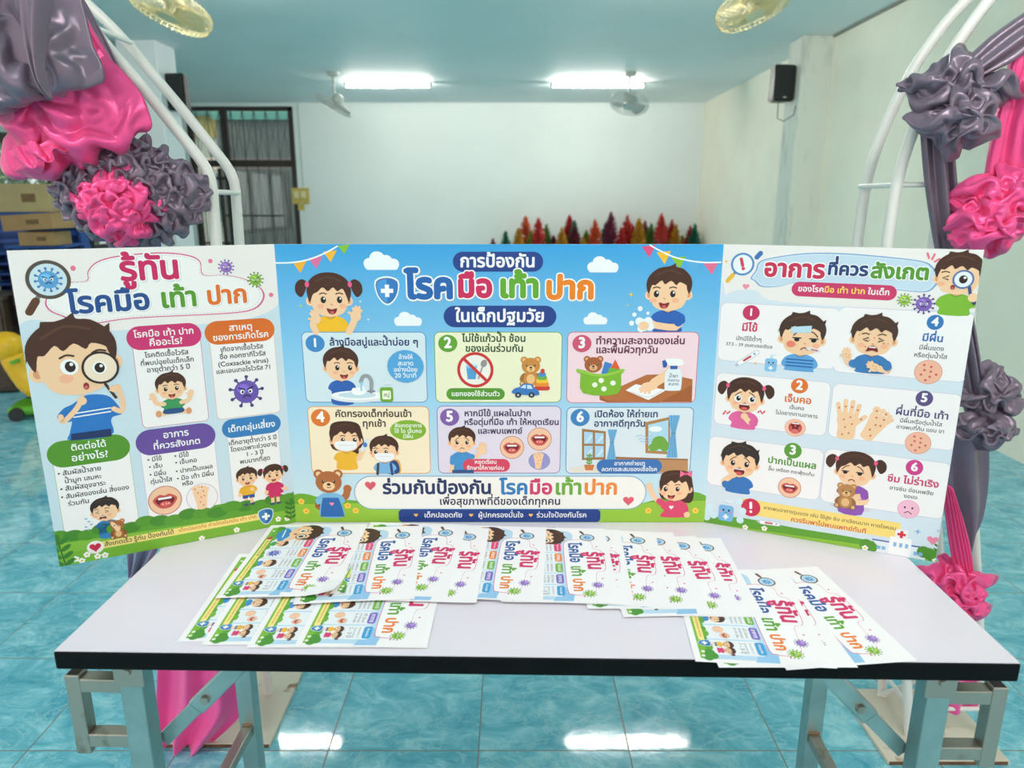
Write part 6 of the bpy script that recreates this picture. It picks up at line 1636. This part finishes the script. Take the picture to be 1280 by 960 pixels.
def pleat(n, amp, ph=0.0, skew=0.0, p0=1.0, p1=1.0, sharp=1.0):
    def f(U, V):
        w_ = np.sin(2 * math.pi * (n * U + skew * V) + ph + .6 * np.sin(3 * V + ph))
        w_ = np.sign(w_) * np.abs(w_) ** sharp
        return amp * w_ * (p0 + (p1 - p0) * V)
    return f
def radial(u0, v0, n, amp, ph=0.0, asp=1.0, rmin=.12, wobk=.7):
    def f(U, V):
        du, dv = (U - u0) * asp, V - v0; th = np.arctan2(dv, du); r = np.hypot(du, dv)
        return amp * np.sin(n * th + ph + wobk * np.sin(5 * r + ph) + .5 * np.sin(2.3 * th * n * .3 + 1)) * np.clip(r / rmin, 0, 1) * np.exp(-r * .8)
    return f
def blobf(u0, v0, su, sv, amp):
    return lambda U, V: amp * np.exp(-((U - u0) / su) ** 2 - ((V - v0) / sv) ** 2)

# ---------- left arch satin
d0 = 1.62
c = at_y(160, 241, d0); NV = (0.2, -1, -.05)
ro = empty('rosette', tuple(c), 0, 'large round rosette of ruffled grey satin with a bright pink centre on the left arch', 'rosette', 'satin rosettes')
bunch(ro, 'grey_ruffle', 161, 243, 86, 64, d0, NV, M_gs, 3, 78, 1.9, .036, 60, .03, 300, .10, .024, 12, .0002, .02, .006)
bunch(ro, 'pink_ruffle', 146, 258, 46, 42, d0 - .04, NV, M_ps, 12, 54, 1.95, .028, 34, .03, 300, .10, .022, 9, .0002, .03, .006)

g1 = drape('satin_swag', [(-80, -60), (-90, 30), (-60, 100), (-10, 122), (18, 118)], [(80, -30), (96, 30), (112, 70), (110, 88), (84, 98)], 1.54, M_gs, 30, 26,
           bulge=.05, roll=.2, seed=4, full=(1.55, 1.12), gather=[(.1, 0), (.35, 0), (.6, 0), (.85, 0), (.64, .3), (.66, .62), (.7, .96), (.42, .98), (.98, .97), (.2, .98), (.02, .5)], it=260, bend=.25, lat=.035, k0=3, press=.0004, sag=.0002)
tag(g1, 'large grey satin swag hanging in puffs at the top left corner of the left arch', 'swag', 'satin swags')
g1b = drape('satin_swag', [(25, -30), (32, 40), (45, 90), (62, 126)], [(70, -20), (60, 40), (58, 90), (66, 125)], 1.46, M_gs, 40, 50, [pleat(1.5, .008, .8)], bulge=.02, roll=.15)
tag(g1b, 'narrow grey satin tail folded down the middle of the large grey swag', 'swag', 'satin swags')
p1 = drape('satin_swag', [(6, 120), (10, 150), (14, 180), (18, 205), (58, 214)], [(120, 60), (150, 100), (164, 130), (172, 152), (166, 168)], 1.60, M_ps, 28, 24,
           bulge=.045, roll=.12, seed=8, full=(1.5, 1.2), gather=[(.42, .05), (.40, .35), (.42, .62), (.05, .3), (.95, .1), (.98, .9), (.7, .97), (.45, .95), (.25, .98), (.05, .95)], it=260, bend=.22, lat=.035, k0=3, press=.0004, sag=.0001)
tag(p1, 'glossy pink satin swag below the grey one at the upper left', 'swag', 'satin swags')
p2 = drape('satin_tail', [(14, 190), (22, 206), (40, 214), (58, 213)], [(70, 175), (85, 185), (92, 190), (96, 178)], 1.555, M_ps, 30, 16, bulge=.02, seed=2, full=(1.7, 1.2), gather=[(.1, .1), (.4, .1), (.8, .1)], bend=.12, k0=8)
tag(p2, 'gathered pink satin frill under the pink swag beside the grey rosette', 'frill')
s1 = drape('satin_band', [(64, -30), (96, 32), (130, 90), (160, 140)], [(84, -30), (112, 28), (142, 80), (183, 165)], 1.64, M_ps, 24, 60, [pleat(1.2, .005)], bulge=.012)
tag(s1, 'long pink satin band running down the inside of the left arch', 'band', 'satin bands')
s2 = drape('satin_band', [(88, -20), (112, 30), (140, 85), (170, 150)], [(100, -10), (122, 30), (150, 85), (188, 172)], 1.67, M_gs, 20, 60, [pleat(1.0, .005)], bulge=.01)
tag(s2, 'narrow grey satin band behind the pink one on the left arch', 'band', 'satin bands')
s3 = drape('satin_tail', [(-40, 120), (-30, 140), (-6, 150)], [(30, 120), (26, 132), (12, 148)], 1.62, M_gs, 30, 24, [pleat(1.5, .01)], bulge=.02)
tag(s3, 'grey satin end peeking out at the left frame edge above the pink swag', 'tail')
f1 = drape('floor_drape', [(206, 640), (200, 760), (197, 860), (195, 905), (207, 928)], [(310, 640), (306, 780), (307, 860), (300, 895), (258, 935)], 1.655, M_pd, 90, 60,
           [pleat(2.6, .016, 1.2, .15, .8, 1.2), pleat(5.3, .004, 0, .1)], bulge=.02, seed=6)
tag(f1, 'bright pink voile drape falling to the floor under the left side of the table', 'drape', 'voile drapes')
f2 = drape('satin_tail', [(158, 640), (160, 680), (163, 720)], [(206, 640), (200, 680), (178, 716)], 1.60, M_lv, 40, 40, [pleat(2.2, .012, .5, .2)], bulge=.015)
tag(f2, 'lilac grey satin tail hanging behind the left panel of the display board', 'tail')

# ---------- right arch satin
def pouf(c, d, nvec, mat, label, parts):
    o = at_y(c[0], c[1], d)
    e = empty('rosette', tuple(o), 0, label, 'rosette', 'satin rosettes')
    for (px, py, rx, ry, dd, seed, kw) in parts:
        k = dict(N=32, full=1.7, gap=.055, pins=9, dome=.03, bend=.2, lat=.04, k0=4, press=.0004, wobble=.08, deep=.02); k.update(kw)
        bunch(e, 'puff', px, py, rx, ry, d - dd, nvec, mat, seed, **k)
    return e
pouf((1198, 118), 1.62, (-.2, -1, .05), M_gs, 'big gathered grey satin rosette at the top of the right arch',
     [(1200, 110, 54, 30, .0, 21, {}), (1202, 148, 38, 32, .03, 23, {})])
pouf((1245, 262), 1.60, (-.25, -1, 0), M_ps, 'gathered pink satin rosette at the right frame edge above the display board',
     [(1250, 250, 46, 30, .0, 31, {}), (1240, 284, 38, 30, .03, 33, {})])
pouf((1236, 512), 1.64, (-.25, -1, -.1), M_gs, 'gathered grey satin rosette beside the right panel of the display board',
     [(1238, 496, 36, 28, .0, 41, {}), (1232, 538, 36, 20, .03, 43, {})])
pouf((1205, 735), 1.60, (-.15, -1, .3), M_ps, 'gathered pink satin rosette at the right rear corner of the table',
     [(1192, 728, 42, 24, .0, 51, {}), (1206, 752, 28, 28, .03, 53, {})])
b1 = drape('satin_band', [(1196, 84), (1215, 66), (1245, 40), (1300, 2)], [(1226, 96), (1260, 80), (1275, 70), (1310, 40)], 1.63, M_gs, 30, 50, [pleat(2.2, .006)], bulge=.02)
tag(b1, 'grey satin band rising to the right from the top grey rosette', 'band', 'satin bands')
b2 = drape('satin_band', [(1150, 128), (1151, 180), (1158, 250), (1172, 330), (1195, 420), (1210, 500)], [(1184, 140), (1192, 200), (1198, 270), (1204, 330), (1218, 420), (1230, 500)], 1.66, M_gs, 50, 90, [pleat(2.3, .009, .3, .1), pleat(5, .002, 0, .3)], bulge=.02, seed=3)
tag(b2, 'long grey satin band hanging from the top grey rosette down behind the right panel', 'band', 'satin bands')
b3 = drape('satin_band', [(1285, 10), (1262, 70), (1245, 140), (1228, 220)], [(1345, 10), (1318, 90), (1300, 160), (1292, 230)], 1.65, M_ps, 40, 60, [pleat(1.6, .012, .9, .2), pleat(5, .003, 0, .5)], bulge=.03, seed=5, crease=.006)
tag(b3, 'wide pink satin band coming down the right frame edge to the pink rosette', 'band', 'satin bands')
b4 = drape('satin_tail', [(1172, 540), (1176, 600), (1186, 650), (1196, 690)], [(1236, 545), (1236, 600), (1228, 650), (1212, 680)], 1.66, M_gs, 44, 50, [pleat(1.6, .012, 2, .2)], bulge=.02, seed=9)
tag(b4, 'grey satin tail hanging below the grey rosette beside the right panel', 'tail')
b5 = drape('satin_band', [(1176, 600), (1182, 650), (1188, 690), (1196, 725)], [(1190, 610), (1204, 650), (1214, 690), (1218, 725)], 1.61, M_ps, 60, 40, [pleat(6, .004, 0, .1, 1, .6)], bulge=.012)
tag(b5, 'finely pleated pink satin band between the right panel and the lower pink rosette', 'band', 'satin bands')
b6 = drape('floor_drape', [(1150, 760), (1152, 800), (1155, 850), (1160, 890)], [(1222, 770), (1226, 800), (1228, 850), (1222, 880)], 1.70, M_pd, 50, 50, [pleat(2.2, .012, 1, .1)], bulge=.015)
tag(b6, 'short pink voile drape showing under the right end of the table', 'drape', 'voile drapes')
# ------------------------------------------------------------------ things at the far left and by the back wall
M_blue = pm('blue_chair_plastic', (36, 78, 150), 0.4, var=0.1)
M_leg = pm('dark_steel_leg', (48, 50, 54), 0.45, 0.5)
def make_chair(label, group):
    e = empty('stacking_chair', (0, 0, 0), 0, label, 'chair', group)
    MB().box((0, 0, 0.43), (0.42, 0.40, 0.022), bev=0.01).build('seat', M_blue, e)
    m = MB()
    for z in (0.60, 0.665, 0.73, 0.795): m.box((0, 0.205 + (z - .43) * .12, z), (0.40, 0.018, 0.045), bev=0.006)
    for x in (-0.19, 0.19): m.bar((x, 0.19, 0.44), (x, 0.255, 0.83), 0.03, 0.02, 0.004)
    m.box((0, 0.252, 0.83), (0.41, 0.02, 0.04), bev=0.008)
    m.build('backrest', M_blue, e)
    for x in (-0.18, 0.18):
        for y in (-0.17, 0.17): MB().cyl((x, y, 0.43), (x * 1.12, y * 1.15, 0.0), 0.011, n=10).build('leg', M_leg, e, True)
    return e
def copy_tree(o, parent=None):
    c = o.copy(); COL.objects.link(c); c.parent = parent
    for ch in [q for q in bpy.data.objects if q.parent == o]: copy_tree(ch, c)
    return c
proto = make_chair('blue plastic chair, lowest of the front stack under the cardboard boxes', 'blue stacked chairs')
nth = ('second', 'third', 'fourth', 'fifth', 'sixth', 'seventh', 'eighth', 'ninth', 'tenth', 'eleventh')
def stack(x, y, rz, n, which, first=None, top=True):
    for k in range(n):
        o = first if (first is not None and k == 0) else copy_tree(proto)
        o.location = (x, y - k * 0.012, k * 0.085); o.rotation_euler = (0, 0, rz)
        o['label'] = f'blue plastic chair, ' + ('lowest' if k == 0 else ('topmost' if k == n - 1 else nth[k - 1] + ' from floor')) + f' of the {which}'
stack(-3.62, 5.78, R(12), 9, 'stack under the cardboard boxes', proto)
stack(-3.52, 6.75, R(-8), 12, 'tall stack behind the cardboard boxes')
stack(-4.22, 6.30, R(20), 8, 'stack by the left window')
M_card = pm('cardboard', (158, 126, 84), 0.8, var=0.08, scale=8)
M_card2 = pm('pale_cardboard', (164, 146, 104), 0.8, var=0.08, scale=8)
M_tape = pm('brown_tape', (150, 112, 66), 0.35)
def carton(c, d, rz, mat, label, rx=0.0):
    e = empty('cardboard_box', (c[0], c[1], c[2] - d[2] / 2), rz, label, 'box', 'cardboard boxes on the blue chairs')
    e.rotation_euler = (0, rx, rz)
    MB().box((0, 0, d[2] / 2), d, bev=0.004).build('carton', mat, e)
    MB().box((0, 0, d[2] + 0.001), (d[0] * .98, 0.05, 0.003)).build('tape', M_tape, e)
    m = MB(); m.box((d[0] * .12, -d[1] / 2 - 0.001, d[2] * .5), (d[0] * .25, 0.002, d[2] * .3)); m.build('printed_patch', pm('carton_print', (112, 84, 56), 0.8), e)
    return e
zt = 0.43 + 8 * .085 + .012
p = at_y(56, 291, 5.58); carton((p[0], 5.58, zt + 0.05), (0.26, 0.24, 0.10), R(5), M_card, 'small brown cardboard box lowest on the blue chairs')
MB_ = carton((-3.56, 5.56, zt + 0.10 + 0.072), (0.40, 0.26, 0.115), R(-6), M_card, 'long flat cardboard box lying across the small one on the blue chairs', R(-3))
carton((-3.60, 5.56, zt + 0.235 + 0.11), (0.38, 0.26, 0.20), R(8), M_card2, 'pale square cardboard box on top of the long flat one')

# toy duck rider
dk = empty('duck_rider', (-3.22, 4.86, 0), R(18), 'yellow plastic duck ride-on toy with green base on the floor at the left edge', 'toy')
M_dy = pm('yellow_toy_plastic', (246, 190, 30), 0.3, var=0.06)
def skinned(name, pts, edges, rad, mat, parent):
    me = bpy.data.meshes.new(name); me.from_pydata(pts, edges, [])
    o = bpy.data.objects.new(name, me); COL.objects.link(o); o.parent = parent
    me.materials.append(mat)
    sk = o.modifiers.new('skin', 'SKIN')
    for v, r in zip(me.skin_vertices[0].data, rad): v.radius = r if isinstance(r, tuple) else (r, r)
    me.skin_vertices[0].data[0].use_root = True
    sk.use_smooth_shade = True
    ss = o.modifiers.new('sub', 'SUBSURF'); ss.levels = 2; ss.render_levels = 2
    return o
skinned('body', [(0.22, 0, .22), (0.08, 0, .19), (-.10, 0, .20), (-.16, 0, .34), (-.20, 0, .47)], [(0, 1), (1, 2), (2, 3), (3, 4)], [.06, .13, .12, .085, .11], M_dy, dk)
MB().ball((-.215, 0, .485), (.115, .10, .105), 14).build('head', M_dy, dk, True)
MB().box((0.02, 0, 0.06), (0.52, 0.28, 0.06), bev=0.025, seg=3).build('base', pm('green_toy_plastic', (96, 176, 44), 0.35), dk)
m = MB(); m.ball((-.33, 0, .465), (.06, .05, .016), 10); m.ball((-.325, 0, .445), (.05, .045, .014), 10); m.build('beak', pm('orange_toy_plastic', (240, 110, 30), 0.35), dk, True)
for s in (-1, 1):
    e_ = MB().ball((-.265, s * .086, .525), (.024, .014, .028), 10).build('eye', pm('toy_eye_white', (240, 240, 236), 0.3), dk, True)
    MB().ball((-.275, s * .096, .525), (.012, .006, .016), 8).build('pupil', pm('toy_eye_black', (20, 20, 24), 0.3), e_, True)
    MB().ball((.08, s * .135, .22), (.11, .03, .07), 10).build('wing', pm('red_pink_toy_plastic', (222, 50, 90), 0.35), dk, True)
    MB().cyl((-.14, s * .02, .40), (-.14, s * .19, .41), .014, n=12).build('handle', pm('green_toy_plastic', (96, 176, 44), 0.35), dk, True)
for x in (-.18, .2):
    for s in (-1, 1): MB().cyl((x, s * .13, .045), (x, s * .165, .045), .045, n=20).build('wheel', pm('dark_toy_wheel', (40, 42, 46), 0.5), dk)
MB().box((0.08, 0, 0.335), (0.17, 0.16, 0.04), bev=0.015).build('saddle', pm('green_toy_plastic', (96, 176, 44), 0.35), dk)
# dark low cabinet behind the duck
cb = empty('low_cabinet', (-4.3, 5.55, 0), R(6), 'dark brown low cabinet behind the toy duck at the left edge', 'cabinet')
M_br = pm('dark_brown_wood', (74, 58, 46), 0.55, var=0.25, scale=6, stretch=(1, 1, 8))
MB().box((0, 0, 0.37), (0.9, 0.4, 0.70), bev=0.006).build('body', M_br, cb)
MB().box((0, 0, 0.735), (0.94, 0.44, 0.03), bev=0.004).build('top', M_br, cb)
for s in (-1, 1):
    dr = MB().box((s * .22, -.207, .37), (0.42, 0.018, 0.64), bev=0.004).build('door', M_br, cb)
    MB().cyl((s * .05, -.215, .42), (s * .05, -.24, .42), .012, n=12).build('knob', M_leg, dr)

# coloured feather-grass plumes by the back wall
PLC = [(196, 44, 52), (224, 104, 62), (206, 150, 40), (132, 158, 50), (30, 120, 100), (120, 34, 60), (140, 56, 90), (96, 140, 60), (216, 74, 70)]
NMC = ['red', 'orange', 'amber', 'lime green', 'teal', 'maroon', 'plum', 'moss green', 'coral']
pl_list = [(616, 302, 5), (632, 292, 4), (648, 288, 2), (657, 272, 1), (664, 292, 3), (673, 275, 8), (683, 284, 7), (692, 297, 5), (702, 288, 2), (712, 272, 0), (718, 279, 4), (719, 285, 5), (733, 291, 3), (744, 277, 1), (729, 299, 2), (757, 282, 4), (764, 268, 6), (776, 288, 0), (784, 272, 8), (791, 284, 0), (799, 275, 2), (806, 280, 6), (814, 283, 7), (827, 270, 8), (832, 286, 4), (840, 278, 0), (845, 284, 2), (853, 298, 3), (863, 286, 0), (876, 283, 4), (881, 293, 5), (870, 290, 8)]
PM = [pm('plume_' + n.replace(' ', '_'), c_, 0.85, var=0.25, scale=20) for n, c_ in zip(NMC, PLC)]
M_stick = pm('plume_stick', (150, 126, 84), 0.8)
def plume(px, py, ci, i):
    y = 11.28 - 0.16 * (i % 3); t = at_y(px, py, y); t[0] = min(t[0], XR - .17); rnd = np.random.default_rng(i)
    e = empty('plume', (t[0] , y, 0), rnd.uniform(0, 6), '', 'plume', 'dyed plumes by the back wall')
    h = 0.52; V, F = [], []
    for k in range(420):
        q = rnd.uniform(0, 1); z = t[2] - h * (1 - q); rr = 0.14 * math.sin(math.pi * (0.10 + 0.86 * q)) ** .7 * (1.12 - q * .55); a = rnd.uniform(0, 2 * math.pi)
        b = np.array([0, 0, z]); tip = np.array([rr * math.cos(a), rr * math.sin(a), z + rnd.uniform(.0, .07)])
        sd = np.array([-math.sin(a), math.cos(a), 0]) * .006 + np.array([0, 0, .005]); o = len(V)
        V += [tuple(b - sd), tuple((b + tip) / 2 - sd * 1.6), tuple(tip), tuple((b + tip) / 2 + sd * 1.6), tuple(b + sd)]; F.append((o, o + 1, o + 2, o + 3, o + 4))
    me = bpy.data.meshes.new('plume_head'); me.from_pydata(V, [], F); link('plume_head', me, PM[ci], e)
    MB().cyl((0, 0, 0.0), (0, 0, t[2] - h * .2), 0.007, n=8).build('stick', M_stick, e)
    return e
order = sorted(range(len(pl_list)), key=lambda i: pl_list[i][0])
cnt = {}
for r_, i in enumerate(order):
    px, py, ci = pl_list[i]; e = plume(px, py, ci, i)
    cnt.setdefault(ci, []).append(e)
NT = ['first', 'second', 'third', 'fourth', 'fifth', 'sixth', 'seventh']
for ci, L_ in cnt.items():
    for k, e in enumerate(L_):
        pos = 'the only one of its colour' if len(L_) == 1 else f'{NT[k]} {NMC[ci]} one from the left'
        e['label'] = f'{NMC[ci]} feathery plume by the back wall, {pos}'
bpy.data.objects.remove(_po, do_unlink=True)
